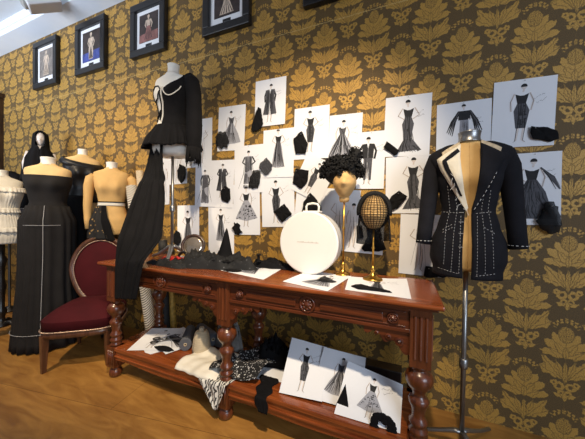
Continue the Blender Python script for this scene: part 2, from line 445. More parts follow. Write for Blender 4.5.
def skirt(bm, z_top, z_bot, rt, rb, n=96, nz=20, folds=17, amp=.02, seed=0, dz=None):
    def fn(u, v):
        th = 2*PI*u; z = z_top+(z_bot-z_top)*v
        k = v**.8
        w = rt[0]+(rb[0]-rt[0])*k; d = rt[1]+(rb[1]-rt[1])*k
        if dz is not None:
            W_, D_ = lerp_tab(TORSO, max(z-dz, .08)); w = max(w, W_+.022); d = max(d, D_+.03)
        f = amp*(.35+v)*math.sin(folds*th+seed+1.6*math.sin(3*th+seed)+.7*math.sin(7*th))
        return Vector(((w+f)*math.sin(th), -(d+f)*math.cos(th), z))
    grid(bm, fn, n, nz, closed=True)
def neck_cap(parent, m, z=.70, h=.07, r=.050):
    bm = bmesh.new()
    lathe(bm, [(r+.004, z-.004), (r+.005, z), (r+.002, z+.006), (r-.001, z+h*.45), (r+.002, z+h-.008), (r+.004, z+h-.003), (r-.002, z+h), (r*.5, z+h+.004)], n=24)
    return obj('neck_cap', bm, m, parent, True)
def surf_tube(bm, pts, r=.0022, off=.02, n=5, dash=None):
    """thread or binding lying on the torso front; pts are (x, z)"""
    P_ = []
    for (x0, z0), (x1, z1) in zip(pts, pts[1:]):
        k = max(2, int(math.hypot(x1-x0, z1-z0)/.012))
        for i in range(k): P_.append(front_pt(x0+(x1-x0)*i/k, z0+(z1-z0)*i/k, off))
    P_.append(front_pt(pts[-1][0], pts[-1][1], off))
    if not dash: tube(bm, P_, r, n); return
    for i in range(0, len(P_)-1, dash): tube(bm, P_[i:i+2], r, n)
def patch(bm, left, right, off, nu=8, nv=16):
    """sheet on the torso front between two polylines of (x, z)"""
    def along(pl, t):
        t *= len(pl)-1; i = min(int(t), len(pl)-2); f = t-i
        return (pl[i][0]+(pl[i+1][0]-pl[i][0])*f, pl[i][1]+(pl[i+1][1]-pl[i][1])*f)
    def fn(u, v):
        a, b_ = along(left, v), along(right, v)
        X_, Z_ = a[0]+(b_[0]-a[0])*u, a[1]+(b_[1]-a[1])*u
        return front_pt(X_, Z_, off+.030*max(0, min(1, (Z_-.50)/.08))*min(1, abs(X_)/.16)**1.3)
    grid(bm, fn, nu, nv)
def tripod(parent, m, h, r=.013, spread=.26, name='stand_leg', lr=1.):
    bm = bmesh.new(); lathe(bm, [(r, .06), (r, h)], n=14); lathe(bm, [(r+.008, h*.45), (r+.009, h*.45+.01), (r+.009, h*.45+.05), (r+.004, h*.45+.055)], n=14)
    obj('pole', bm, m, parent, True)
    for k in range(3):
        a = -PI/2+.5+2*PI*k/3
        bm = bmesh.new()
        tube(bm, [(math.cos(a)*q*spread, math.sin(a)*q*spread, z) for q, z in ((0, .11), (.12, .105), (.35, .075), (.7, .035), (1, .014))], [.016*lr, .016*lr, .014*lr, .012*lr, .012*lr], 10, flat=.8)
        obj(name, bm, m, parent, True)

# ------------------------------------------------------------------ room
def struct(name, bm, m):
    o = obj(name, bm, m); o['kind'] = 'structure'; return o
bm = bmesh.new(); box(bm, -9, 3.2, 0, .15, 0, 3.75); struct('wall_back', bm, M['wall'])
bm = bmesh.new(); box(bm, -9, 3.2, -6, .15, -.12, 0); struct('floor', bm, M['floor'])
bm = bmesh.new(); box(bm, -9, 3.2, -6, .15, 3.90, 4.0); struct('ceiling', bm, M['ceiling'])
bm = bmesh.new(); box(bm, -9, 3.2, -.235, 0, 3.735, 3.90); box(bm, -9, 3.2, -.255, -.235, 3.80, 3.90); struct('trim_1', bm, M['cornice'])
bm = bmesh.new(); box(bm, -6.15, -5.80, -.10, 0, 0, 3.06); box(bm, -6.19, -5.76, -.12, 0, 3.06, 3.12); struct('trim_2', bm, M['darkwood'])

# ceiling projector spotlight
t = thing('ceiling_spotlight', 'white boxy spotlight fixed under the pale ceiling at upper left', 'spotlight', (-3.80, -.40, 3.90))
bm = bmesh.new(); lathe(bm, [(.05, -.02), (.05, 0)], n=20); lathe(bm, [(.014, -.15), (.014, -.02)], n=10); obj('mount', bm, M['lampwhite'], t, True)
bm = bmesh.new(); box(bm, -.10, .10, -.16, .16, -.075, .075); o = obj('housing', bm, M['lampwhite'], t, bevel=.012)
o.location = (0, 0, -.23); o.rotation_euler = (.55, 0, -.5)
bm = bmesh.new(); lathe(bm, [(.055, 0), (.062, .004), (.062, .03), (.058, .032)], n=20, axis='Y'); q = obj('lens', bm, M['glass_dark'], o, True); q.location = (0, -.19, 0)

# ------------------------------------------------------------------ picture frames on the wall
def picture(pts, kind, label, art):
    tl, tr, bl = [wall_pt(*p) for p in pts]
    x0, x1 = tl.x, tr.x; z1 = (tl.z+tr.z)/2; z0 = z1-(tl.z-bl.z); w = x1-x0; h = z1-z0
    t = thing('picture_frame', label, 'picture', ((x0+x1)/2, 0, z0), 0, 'black framed photographs along the top of the wall')
    bm = bmesh.new(); fw = .075; d = .055
    for a in ((-w/2, w/2, 0, fw), (-w/2, w/2, h-fw, h)): box(bm, a[0], a[1], -d, -.001, a[2], a[3])
    for a in ((-w/2, -w/2+fw), (w/2-fw, w/2)): box(bm, a[0], a[1], -d, -.001, fw, h-fw)
    obj('frame', bm, M['frame'], t, bevel=.008)
    bm = bmesh.new(); box(bm, -w/2+fw-.002, w/2-fw+.002, -.022, -.002, fw-.002, h-fw+.002); obj('mount_board', bm, M['mat'], t)
    a0, a1, b0, b1 = -w/2+fw+.045, w/2-fw-.045, fw+.075, h-fw-.045
    bm = bmesh.new(); box(bm, a0, a1, -.026, -.020, b0, b1); ph = obj('photograph', bm, M[art[0]], t)
    # the model in the photograph: flat shapes
    bm = bmesh.new(); cw = (a1-a0); ch = b1-b0
    def poly(pp, mi, k=0.):
        vs = [bm.verts.new((a0+cw*x_, -.0268-k, b0+ch*z_)) for x_, z_ in pp]
        f = bm.faces.new(vs); f.material_index = mi
    if art[2]: poly([(0, 0), (1, 0), (1, .34), (0, .28)], 1)
    s = .5
    poly([(s-.05, .84), (s+.05, .84), (s+.06, .92), (s, .95), (s-.06, .92)], 0, .0003)
    poly([(s-.03, .78), (s+.03, .78), (s+.03, .85), (s-.03, .85)], 0, .0002)
    poly([(s-.14, .77), (s+.14, .77), (s+.09, .55), (s-.09, .55)], 0, .0003)
    poly([(s-.09, .55), (s+.09, .55), (s+.13, .40), (s+art[3], .06), (s-art[3], .06), (s-.13, .40)], 2, .0003)
    poly([(s-.14, .77), (s-.20, .60), (s-.13, .48), (s-.11, .50), (s-.15, .61), (s-.10, .74)], 0, .0005)
    poly([(s+.14, .77), (s+.22, .62), (s+.16, .46), (s+.13, .48), (s+.17, .61), (s+.10, .74)], 0, .0005)
    for k in range(5):
        xx = s-art[3]*.8+art[3]*1.6*k/4
        poly([(s-.01+.02*k/4, .5), (xx+.02, .08), (xx-.02, .08)], 3, .0006)
    obj('figure', bm, [M['photo_skin'], M[art[1]], M[art[4]], M['photo_dark']], ph)
    bm = bmesh.new(); box(bm, -.045, .045, -.0245, -.021, fw+.025, fw+.05); obj('name_plate', bm, M['frame'], t)
picture(((37.3, 45), (60.5, 37.5), (37, 90.5)), 0, 'small black framed photo, leftmost of the row, grey figure inside', ('photo_grey', 'photo_grey', False, .2, 'photo_skin'))
picture(((79.3, 27), (108.5, 17.0), (79.3, 77)), 0, 'black framed photo of a standing figure over blue ground', ('photo_dark', 'photo_blue', True, .12, 'photo_skin'))
picture(((134.3, 9), (168.6, -2.5), (134.0, 60)), 0, 'black framed photo of a figure in a reddish skirt, above the white dress form', ('photo_dark', 'photo_rose', True, .24, 'photo_rose'))
picture(((206.5, -22), (253, -37), (205.5, 38.3)), 0, 'black framed photo of a pale crossed-leg figure cut by top edge', ('photo_dark', 'photo_grey', False, .28, 'photo_skin'))
picture(((306, -61), (353, -75), (306, 8.5)), 0, 'black frame right of all others with only its lower corner showing', ('photo_dark', 'photo_grey', False, .2, 'photo_grey'))

# ------------------------------------------------------------------ fashion drawings
def figure_polys(style, seed, S):
    """list of (points, tone, layer) ; unit: figure height 1, origin at feet centre. tones 0 black 1 grey 2 pale 3 skin"""
    R_ = random.Random(seed); out = []
    def poly(p, t, l=0): out.append((p, t, l))
    def stroke(p, w, t, l=1, taper=True):
        L = []; Rr = []
        for i, q in enumerate(p):
            a = p[max(i-1, 0)]; b_ = p[min(i+1, len(p)-1)]
            dx, dz = b_[0]-a[0], b_[1]-a[1]; d = math.hypot(dx, dz) or 1
            ww = w*(1 if not taper else (1-.6*abs(2*i/(len(p)-1)-1)))/2
            L.append((q[0]-dz/d*ww, q[1]+dx/d*ww)); Rr.append((q[0]+dz/d*ww, q[1]-dx/d*ww))
        out.append((L+Rr[::-1], t, l, 'strip'))
    lean = R_.uniform(-.02, .02)
    # head & hair
    hx = lean; 
    poly([(hx+.030*math.cos(a), .945+.042*math.sin(a)) for a in [2*PI*i/10 for i in range(10)]], 3, 1)
    poly([(hx+.036*math.cos(a), .955+.046*math.sin(a)) for a in [-.2+ (PI+.4)*i/8 for i in range(9)]], 0, 2)
    stroke([(hx, .905), (hx*.5, .86)], .022, 3, 1, False)
    sh = .085
    # legs
    if style not in ('gown', 'ball', 'robe'):
        stroke([(-.03, .5), (-.025, .25), (-.045, .02)], .030, 3, 0); stroke([(.03, .5), (.035, .27), (.02, .04), (.05, 0)], .030, 3, 0)
        stroke([(-.03, .48), (-.04, .25), (-.055, .02), (-.075, 0)], .008, 0, 2); stroke([(.045, .45), (.05, .25), (.03, .03), (.06, 0)], .008, 0, 2)
    # arms
    arm = R_.choice([0, 1, 2])
    La = [(-sh, .84), (-sh-.06, .70), (-.05, .62)] if arm else [(-sh, .84), (-sh-.04, .70), (-sh-.03, .54)]
    Ra = [(sh, .84), (sh+.045, .70), (sh+.02, .54)] if arm != 2 else [(sh, .84), (sh+.07, .70), (.06, .62)]
    dark_arm = style in ('suit', 'coat', 'robe')
    stroke(La, .034 if dark_arm else .020, 0 if dark_arm else 3, 1, False); stroke(Ra, .034 if dark_arm else .020, 0 if dark_arm else 3, 1, False)
    if not dark_arm: stroke(La, .006, 1, 2); stroke(Ra, .006, 1, 2)
    bod = [(-.075, .83), (-.02, .80), (.02, .80), (.075, .83), (.06, .74), (.045, .65), (-.045, .65), (-.06, .74)]
    def fan(x0, z0, w0, w1, z1, n, tones, wv=.012):
        for i in range(n):
            q = (i+.5)/n*2-1
            zz = z1+R_.uniform(-.02, .03)
            stroke([(q*w0, z0), (q*(w0+w1)*.45+R_.uniform(-.01, .01), (z0+zz)/2), (x0+q*w1, zz)], wv*R_.uniform(.5, 1.7), R_.choice(tones), 2)
    if style == 'ball':
        poly(bod, 1, 1); poly([(-.05, .66), (.05, .66), (.19, .36), (.26, .14), (.1, .10), (-.1, .10), (-.26, .16), (-.19, .38)], 2, 1)
        fan(0, .66, .045, .26, .13, 22, (0, 0, 1, 1, 2), .018); stroke([(-.05, .83), (.04, .66)], .03, 0, 2)
    elif style == 'gown':
        poly(bod, 0, 1); poly([(-.047, .66), (.047, .66), (.085, .52), (.15, .02), (.0, 0), (-.15, .03), (-.085, .52)], 2, 1)
        fan(.02, .68, .045, .14, .02, 15, (0, 0, 1, 1), .016)
    elif style == 'mermaid':
        poly(bod, 0, 1); poly([(-.047, .66), (.047, .66), (.085, .53), (.05, .25), (.15, .0), (.20, .03), (-.15, .0), (-.05, .25), (-.085, .53)], 1, 1)
        fan(.02, .68, .05, .08, .2, 9, (0, 0, 1), .016); fan(.05, .24, .04, .17, .0, 9, (0, 1), .014)
    elif style == 'suit':
        poly([(-.10, .85), (-.02, .86), (0, .70), (.02, .86), (.10, .85), (.085, .55), (-.085, .55)], 0, 1)
        poly([(-.07, .56), (.0, .56), (-.03, .10), (-.065, .10)], 1, 1); poly([(0, .56), (.075, .56), (.06, .10), (.025, .10)], 1, 1)
        fan(0, .56, .06, .045, .12, 7, (0, 0, 1), .012); stroke([(0, .84), (0, .56)], .012, 2, 3)
    elif style == 'coat':
        poly([(-.11, .85), (-.02, .86), (0, .72), (.02, .86), (.11, .85), (.10, .60), (.16, .22), (.03, .20), (0, .55), (-.03, .20), (-.16, .22), (-.10, .60)], 1, 1)
        fan(0, .82, .09, .15, .2, 11, (0, 0, 0, 1), .02)
    elif style == 'sheath':
        poly(bod, 0, 1); poly([(-.047, .67), (.047, .67), (.09, .54), (.055, .24), (-.055, .24), (-.085, .54)], 1, 1)
        fan(0, .66, .05, .05, .25, 8, (0, 0, 1), .02)
        for i in range(7): x_ = R_.uniform(-.05, .05); z_ = R_.uniform(.28, .62); poly([(x_, z_), (x_+.02, z_+.012), (x_+.012, z_+.03), (x_-.01, z_+.02)], 0, 3)
    elif style == 'spots':
        poly(bod, 0, 1); poly([(-.05, .66), (.05, .66), (.2, .34), (.25, .22), (0, .15), (-.25, .22), (-.2, .34)], 2, 1)
        for i in range(46):
            v_ = R_.uniform(.05, 1)**.7; x_ = R_.uniform(-1, 1)*(.04+.2*v_); z_ = .64-.43*v_
            k = R_.uniform(.010, .024); poly([(x_-k, z_), (x_, z_-k*.8), (x_+k, z_), (x_+k*.4, z_+k)], R_.choice((0, 0, 1)), 2)
    elif style == 'robe':
        poly([(-.085, .85), (-.02, .86), (.02, .86), (.085, .85), (.07, .6), (.12, .02), (-.12, .03), (-.07, .6)], 2, 1)
        fan(0, .84, .075, .13, .03, 10, (1, 1, 1, 0), .03)
        stroke([(-.08, .8), (-.12, .4), (-.24, .02)], .012, 1, 2); stroke([(.08, .8), (.12, .4), (.2, .05)], .012, 1, 2)
    elif style == 'tier':
        poly(bod, 0, 1); poly([(-.05, .66), (.05, .66), (.14, .46), (.19, .22), (.25, .03), (-.18, .03), (-.14, .24), (-.10, .46)], 1, 1)
        fan(0, .66, .05, .12, .46, 11, (0, 0, 1), .012); fan(.02, .47, .11, .16, .24, 14, (0, 0, 1), .012); fan(.03, .25, .15, .2, .04, 16, (0, 0, 1), .012)
        stroke([(sh, .85), (.19, .7), (.28, .5)], .05, 1, 1); stroke([(sh, .85), (.16, .72), (.24, .5)], .012, 0, 2); stroke([(sh, .83), (.22, .7), (.3, .52)], .010, 0, 2)
    elif style == 'cape':
        poly(bod, 0, 1); poly([(-.09, .84), (.09, .84), (.10, .62), (-.10, .62)], 0, 1)
        for sgn in (-1, 1):
            for k in range(4): stroke([(sgn*(.07+.01*k), .84), (sgn*(.15+.02*k), .6), (sgn*(.20+.03*k), .25+.03*k)], .03, R_.choice((0, 0, 1)), 2)
        poly([(-.07, .62), (.07, .62), (.08, .3), (-.08, .3)], 2, 1); fan(0, .62, .06, .07, .3, 6, (0, 1, 1), .014)
    elif style == 'faint':
        stroke([(-.06, .84), (-.05, .6), (-.12, .1)], .008, 2, 2); stroke([(.06, .84), (.06, .6), (.1, .1)], .008, 2, 2)
        stroke([(-.05, .6), (.06, .6)], .008, 2, 2); stroke([(0, .7), (.02, .4), (0, .12)], .01, 1, 2)
    return out
def drawing(parent, w, h, style, seed, fx=.5, fz=.06, fh=.84, mirror=1, to3=None, note=None):
    """flat ink marks lying on a sheet; (x right, z up) measured from the sheet's lower left corner"""
    bm = bmesh.new()
    H = fh*h; ox, oz = fx*w, fz*h
    def V(p, l):
        x_ = min(max(ox+mirror*p[0]*H*1.25, .003), w-.003); z_ = min(max(oz+p[1]*H, .003), h-.003)
        return bm.verts.new(to3(x_, z_, .0006+.00025*l))
    for it in figure_polys(style, seed, 1):
        pts, tone, l = it[0], it[1], it[2]
        if len(it) == 4:
            n = len(pts)//2; L = [V(p, l) for p in pts[:n]]; Rr = [V(p, l) for p in pts[n:][::-1]]
            for i in range(n-1): bm.faces.new((L[i], L[i+1], Rr[i+1], Rr[i])).material_index = tone
        else:
            c = (sum(p[0] for p in pts)/len(pts), sum(p[1] for p in pts)/len(pts)); cv = V(c, l); vs = [V(p, l) for p in pts]
            for i in range(len(vs)): bm.faces.new((cv, vs[i], vs[(i+1) % len(vs)])).material_index = tone
    R_ = random.Random(seed+99)
    # handwritten notes, illegible in the photograph: wavy pale strokes
    for (nx, nz, ln, sl) in (note or ((.66, .70, .22, .5), (.70, .64, .2, .5))):
        k = int(ln/.012); x_ = nx*w; z_ = nz*h; prev = None
        for i in range(k):
            z2 = z_+R_.uniform(-.006, .006)+sl*.0022
            x2 = x_+.0030
            if R_.random() > .18:
                a = [bm.verts.new(to3(min(max(q[0], .002), w-.002), min(max(q[1], .002), h-.002), .0009)) for q in ((x_, z_), (x2, z2), (x2, z2+.0016), (x_, z_+.0016))]
                bm.faces.new(a).material_index = 1
            x_ = x2; z_ = z_+sl*.0026 if i % 2 else z2
    obj('ink_drawing', bm, [M['ink'], M['inkgrey'], M['inklight'], M['skin_ink']], parent)
wall_papers = 0
def wall_sheet(tl, tr, bl, style, seed, label, layer=0, fx=.5, fz=.07, fh=.82, mirror=1, note=None):
    A, B, C_ = wall_pt(*tl), wall_pt(*tr), wall_pt(*bl)
    w = (B-A).length; h = (C_-A).length
    ang = math.atan2(B.z-A.z, B.x-A.x)
    ang2 = math.atan2(C_.x-A.x, A.z-C_.z)
    ang = .6*ang+.4*ang2 if abs(ang) < .3 else ang
    t = thing('fashion_sketch', label, 'drawing', (A.x, -.0009-.0014*layer, A.z), 0, 'fashion sketches pinned to the wall')
    t.rotation_euler = (0, -ang, 0)
    bm = bmesh.new(); curl = .004
    def fn(u, v): return Vector((u*w, -.0003-curl*(v**6)*(.3+.7*u)-.002*(1-v)**6*u, -v*h))
    grid(bm, fn, 8, 12); obj('sheet', bm, M['paper'], t, False, solid=.0005)
    def to3(x, z, o):
        u, v = x/w, 1-z/h
        p = fn(u, v); p.y -= o+.0004; return p
    drawing(t, w, h, style, seed, fx, fz, fh, mirror, to3, note)
    bm = bmesh.new(); ellipsoid(bm, (w*.5, -.006, -.010), (.0025, .0025, .0025), 8, 6); tube(bm, [(w*.5, -.006, -.010), (w*.5, .014, -.010)], .0005, 5)
    obj('pin', bm, M['steel'], t, True)
    return t
WP = [
 ((219.2,107.8),(246.1,104.1),(217.4,151.5),'ball',1,'sketch of a full skirted ball gown right of the black lace sleeve',1,{}),
 ((256,82),(286.7,76),(254.5,127.6),'coat',2,'sketch of a striped long coat, highest sheet left of centre',2,{}),
 ((187,121.5),(212.5,117.8),(187,168),'faint',3,'sheet mostly hidden behind the black lace sleeve, only its right edge showing',0,{'fx':.6}),
 ((196,166),(216,160),(187,205),'robe',4,'shaded sketch right of the steel pole, leaning to the right',3,{}),
 ((212,160.6),(235,160),(211,207),'coat',5,'sketch of a long dark open coat over a hexagonal black swatch',2,{'fh':.72,'fz':.2}),
 ((168,148),(187,145),(168.5,185),'faint',6,'sketch below the peplum with hexagonal black swatch',1,{}),
 ((157,158),(169,156),(157,205),'faint',7,'narrow strip of a pale sheet left of the steel pole',0,{}),
 ((177.7,205.5),(199.5,205),(177,251),'gown',8,'sketch of a narrow dark gown behind the round mirror',1,{}),
 ((208.5,205),(234,204),(208.5,256),'gown',9,'sketch of a grey flared gown just behind the pointed black cone',1,{'fh':.62,'fz':.3}),
 ((233.5,185),(260,183),(234,234.5),'spots',10,'sketch of a spotted flared skirt above a black lace scrap',4,{'fh':.8,'fz':.15}),
 ((235,147),(264,143),(233,193),'robe',11,'sketch of a long grey robe with black tulle at its side',3,{}),
 ((261.5,176),(294,172),(261,227),'sheath',12,'sketch of a slim figure above left of the white hatbox',2,{'fx':.45}),
 ((264,131),(295,127),(262,178),'gown',13,'sketch of a sleeveless pleated dress left of a pentagon swatch',4,{'fh':.8,'fz':.2}),
 ((295,109.5),(330,105),(294,160),'sheath',14,'sketch of a dark sheath dress above the upper pentagon swatch',3,{'fx':.48,'fh':.8,'fz':.13}),
 ((330,116),(363,112.8),(328,166),'ball',15,'sketch of a strapless gown right above the curly black hat',2,{'fx':.42}),
 ((308,153),(338,166),(291,189),'sheath',16,'sketch turned diagonally left of the curly black hat',5,{}),
 ((358,133),(386,130.5),(356,189),'suit',17,'sketch of a dark trouser suit right of the curly hat',4,{'fx':.4,'fh':.84}),
 ((386,98.6),(432.3,92.8),(383.4,157.3),'mermaid',18,'sketch of a draped knee length dress above a tilted black bar swatch',2,{'fx':.52,'fh':.86}),
 ((386,158),(431,155.5),(387.5,213.3),'mermaid',19,'sketch of a frilled fitted gown right of the netted head',3,{'fx':.62,'fh':.9}),
 ((400.8,214),(447,216),(400,273),'faint',20,'nearly blank sheet left of the coat with lace at its foot',1,{'fx':.45}),
 ((437,105.4),(491.8,97.8),(435,168),'cape',21,'sketch of a caped figure just above the coat form neck',1,{'fx':.52,'fz':.32,'fh':.64}),
 ((494,83.3),(557.3,75.7),(491.8,148.5),'sheath',22,'sketch of a hand on hip dress with a wide black swatch',3,{'fx':.47,'fz':.07,'fh':.86}),
 ((509,154.5),(561.7,152.3),(512,224.5),'tier',23,'sketch of a tiered gown right of the coat sleeve',2,{'fx':.45,'fz':.06,'fh':.86}),
 ((324,188),(361,192),(321,246),'faint',24,'shaded faint sketch under the curly hat head',2,{}),
 ((345,197),(386,199),(344,251),'faint',25,'sheet behind the netted head with black cloth pinned on it',3,{'fx':.25}),
 ((297,187),(328,190),(296,240),'faint',26,'sheet behind the hatbox handle mostly hidden by it',1,{}),
]
for tl, tr, bl, st, sd, lab, ly, kw in WP: wall_sheet(tl, tr, bl, st, sd, lab, ly, **kw)

# ------------------------------------------------------------------ fabric swatches pinned over the sketches
def swatch(center, pts, label, m='black', lift=.012, fringe=0, puff=.006, name='fabric_swatch', pinpos=None):
    """outline in pixels around the centre is turned into metres on the wall, then thickened cloth is made"""
    c = wall_pt(*center)
    P_ = [wall_pt(center[0]+a, center[1]+b_) - c for a, b_ in pts]
    t = thing(name, label, 'fabric swatch', (c.x, -lift-.004, c.z), 0, 'fabric swatches pinned to the sketches')
    R_ = random.Random(int(center[0]*7+center[1]))
    ring = []
    for i, p in enumerate(P_):
        q = P_[(i+1) % len(P_)]; k = max(1, int((q-p).length/.016))
        for j in range(k):
            e = p.lerp(q, j/k); s = 1+(R_.uniform(-.03, .05) if not fringe else R_.uniform(-fringe, fringe))
            ring.append(Vector((e.x*s, 0, e.z*s)))
    bm = bmesh.new(); levels = [1, .93, .7, .4]
    rs = []
    for li, l in enumerate(levels):
        rs.append([bm.verts.new((e.x*l, -puff*math.sqrt(1-l*l+.02)-R_.uniform(0, .0035)*(1 if li < 3 else 0) - .0035*math.sin(e.x*90+e.z*40), e.z*l)) for e in ring])
    cv = bm.verts.new((0, -puff-.002, 0))
    for a, b_ in zip(rs, rs[1:]):
        for i in range(len(ring)): bm.faces.new((a[i], a[(i+1) % len(ring)], b_[(i+1) % len(ring)], b_[i]))
    for i in range(len(ring)): bm.faces.new((rs[-1][i], rs[-1][(i+1) % len(ring)], cv))
    o = obj('cloth', bm, M[m], t, True, solid=.003)
    zt = max(e.z for e in ring)*.72; xt = [e.x for e in ring if e.z == max(q.z for q in ring)][0]*.72
    bm = bmesh.new(); ellipsoid(bm, (xt, -puff-.010, zt), (.0035, .004, .0035), 10, 6); tube(bm, [(xt, -puff-.008, zt), (xt, lift+.010, zt)], .0006, 6)
    obj('pin', bm, M['steel'], t, True)
    return t
swatch((224,140), [(-4,-8),(3,-7),(6,0),(5,7),(-1,9),(-6,6),(-7,-2)], 'crumpled black tulle over the full skirted ball gown sketch', 'tulle', fringe=.12, puff=.02)
swatch((258,121), [(1,-13),(4,-11),(6,3),(4,8),(-4,12),(-6,9),(-3,-2)], 'tall pointed black scrap on the highest sheet left of centre', 'black')
swatch((183,173.5), [(-2,-9),(4,-6),(4,5),(0,10),(-4,5),(-4,-3)], 'hexagonal black swatch between steel pole and shaded sketch', 'black')
swatch((191,157.5), [(-6,-4),(6,-4),(5,1),(1,3),(-4,2)], 'small black scrap just under the white torso', 'black')
swatch((227,195), [(-1,-9),(4,-6),(4.5,4),(2,8),(-4,5),(-5,-4)], 'hexagonal black swatch left of the spotted skirt sketch', 'black')
swatch((266.5,167.4), [(1,-9),(7,-2),(5,5),(0,9),(-6,1),(-5,-4)], 'grey see-through tulle diamond right of the robe sketch', 'tullegrey', fringe=.08)
swatch((257,179), [(-2,-9),(5,-7),(4,5),(2,10),(-7,9),(-6,-2)], 'black tulle scrap overlapping the grey robe sketch', 'tulle', fringe=.1, puff=.015)
swatch((238.5,228), [(-3,-5),(3,-4),(2,0),(5,4),(1,7),(-3,4),(-5,0)], 'ragged black lace scrap under the spotted skirt', 'black', fringe=.22)
swatch((284,213), [(1,-9),(9,1),(-1,9),(-9,-1)], 'black diamond swatch at upper left of the hatbox', 'black')
swatch((301.4,144), [(1,-12),(7,0),(5,10),(-5,10),(-7,-5)], 'black pentagon swatch under the sheath dress sketch', 'black')
swatch((301.4,178), [(-5,-9),(8,-7),(7,3),(1,11),(-8,5)], 'black pentagon swatch on the diagonal sketch', 'black')
swatch((311,206), [(0,-13),(6,-7),(11,2),(12,14),(-10,14),(-6,-4)], 'pointed black cloth behind the hatbox handle', 'black', puff=.02)
swatch((392,149), [(-5,-7),(7,2),(5,6),(3,7),(-8,-1)], 'tilted black bar swatch on the draped knee length dress sketch', 'black')
swatch((397,201), [(2,-10),(10,-4),(1,7),(-8,10),(-10,4),(-5,-5)], 'black pentagon swatch right of the netted head', 'black')
swatch((360,231.5), [(-3,-6),(2,-6),(4,6),(-1,7),(-3,3)], 'narrow black strip left of the netted head neck', 'black')
swatch((374,239), [(-7,-12),(6,-12),(9,2),(12,10),(5,12),(-9,12),(-12,9),(-6,-2)], 'wide black cloth hanging behind the netted head stand', 'black', puff=.02)
swatch((436,272), [(-10,-6),(0,-5),(8,-2),(12,2),(8,6),(2,4),(-5,6),(-11,3)], 'fringed black lace beneath the left coat hem', 'black', fringe=.15, puff=.02)
swatch((543,135.5), [(-13,-8),(3,-7),(13,-4),(14,4),(6,7),(-4,5),(-12,4),(-14,-2)], 'wide black swatch over the hand on hip dress sketch', 'black')
swatch((548,219), [(-5,-15),(4,-17),(8,-12),(12,3),(9,14),(-2,15),(-10,9),(-14,2),(-9,-3)], 'gathered black tulle on the tiered gown sketch', 'tulle', fringe=.1, puff=.03)
swatch((178.5,238), [(-1,-8),(3,-5),(4,3),(1,8),(-3,5),(-4,-3)], 'rounded black scrap between steel pole foot and round mirror', 'black')

# ------------------------------------------------------------------ long carved table
TX0, TX1, TYF, TYB, TZ = -2.235, .170, -.735, -.185, .92
T = thing('console_table', 'long carved mahogany console table with turned legs and lower shelf', 'table', (0, 0, 0))
bm = bmesh.new(); box(bm, TX0, TX1, TYF, TYB, TZ-.022, TZ); obj('tabletop', bm, M['table'], T, bevel=.007)
bm = bmesh.new(); box(bm, TX0+.02, TX1-.02, TYF+.02, TYB-.015, TZ-.036, TZ-.0225); obj('top_moulding', bm, M['carve'], T, bevel=.005)
LX = (-2.12, -1.04, .078); LYF, LYB = -.655, -.25
def apron(y0, y1, x0, x1, name='apron'):
    bm = bmesh.new(); box(bm, x0, x1, y0, y1, .765, TZ-.0365)
    if y0 < -.6:
        box(bm, x0, x1, y0-.010, y0+.001, .765, .783); box(bm, x0, x1, y0-.014, y0+.001, .870, .884)
        box(bm, x0+.02, x1-.02, y0-.006, y0+.001, .789, .795); box(bm, x0+.02, x1-.02, y0-.006, y0+.001, .858, .864)
    return obj(name, bm, M['carve'], T, bevel=.003)
for a, b_ in ((LX[0]+.047, LX[1]-.047), (LX[1]+.047, LX[2]-.047)):
    ap = apron(-.690, -.660, a, b_)
    mid = (a+b_)/2
    for cx_, r in ((mid, .046), (a+.075, .026), (b_-.075, .026)):
        bm = bmesh.new()
        lathe(bm, [(r, 0), (r, -.010), (r*.86, -.016), (r*.78, -.010), (r*.72, -.008), (r*.45, -.014), (r*.2, -.022), (r*.05, -.024)], (cx_, -.690, .826), 24, axis='Y')
        for k in range(8):
            aa = 2*PI*k/8
            ellipsoid(bm, (cx_+math.cos(aa)*r*.5, -.702, .826+math.sin(aa)*r*.5), (r*.2, .007, r*.2), 8, 6)
        obj('rosette', bm, M['carve'], ap, True)
    # raised lozenge panels between rosettes
    bm = bmesh.new()
    for s in (-1, 1):
        x0, x1 = sorted((mid+s*.07, (b_ if s > 0 else a)-s*.12)); box(bm, x0, x1, -.6985, -.689, .806, .846)
    obj('raised_panel', bm, M['carve'], ap, bevel=.004)
    bm = bmesh.new(); box(bm, a, b_, -.26, -.235, .765, TZ-.0365); obj('rear_apron', bm, M['carve'], T)
    # scrolled corner brackets hanging under the apron
    for s, xe in ((1, a), (-1, b_)):
        bm = bmesh.new(); prof = []
        for i in range(26):
            q = i/25
            prof.append((q*.21, .020+.085*(1-q)**1.5 + .016*math.sin(q*15)))
        top = []; bot = []
        for yv in (-.688, -.664):
            top.append([bm.verts.new((xe+s*q[0], yv, .7655)) for q in prof]); bot.append([bm.verts.new((xe+s*q[0], yv, .765-q[1])) for q in prof])
        for i in range(25):
            bm.faces.new((top[0][i], top[0][i+1], bot[0][i+1], bot[0][i])); bm.faces.new((top[1][i+1], top[1][i], bot[1][i], bot[1][i+1]))
            bm.faces.new((bot[0][i], bot[0][i+1], bot[1][i+1], bot[1][i]))
        for (px, pz, r) in ((.045, .052, .020), (.095, .036, .014), (.15, .026, .010)):
            lathe(bm, [(r, 0), (r, -.006), (r*.6, -.008), (r*.55, -.003), (r*.25, -.006), (.001, -.010)], (xe+s*px, -.688, .765-pz), 14, axis='Y')
        obj('bracket', bm, M['carve'], T)
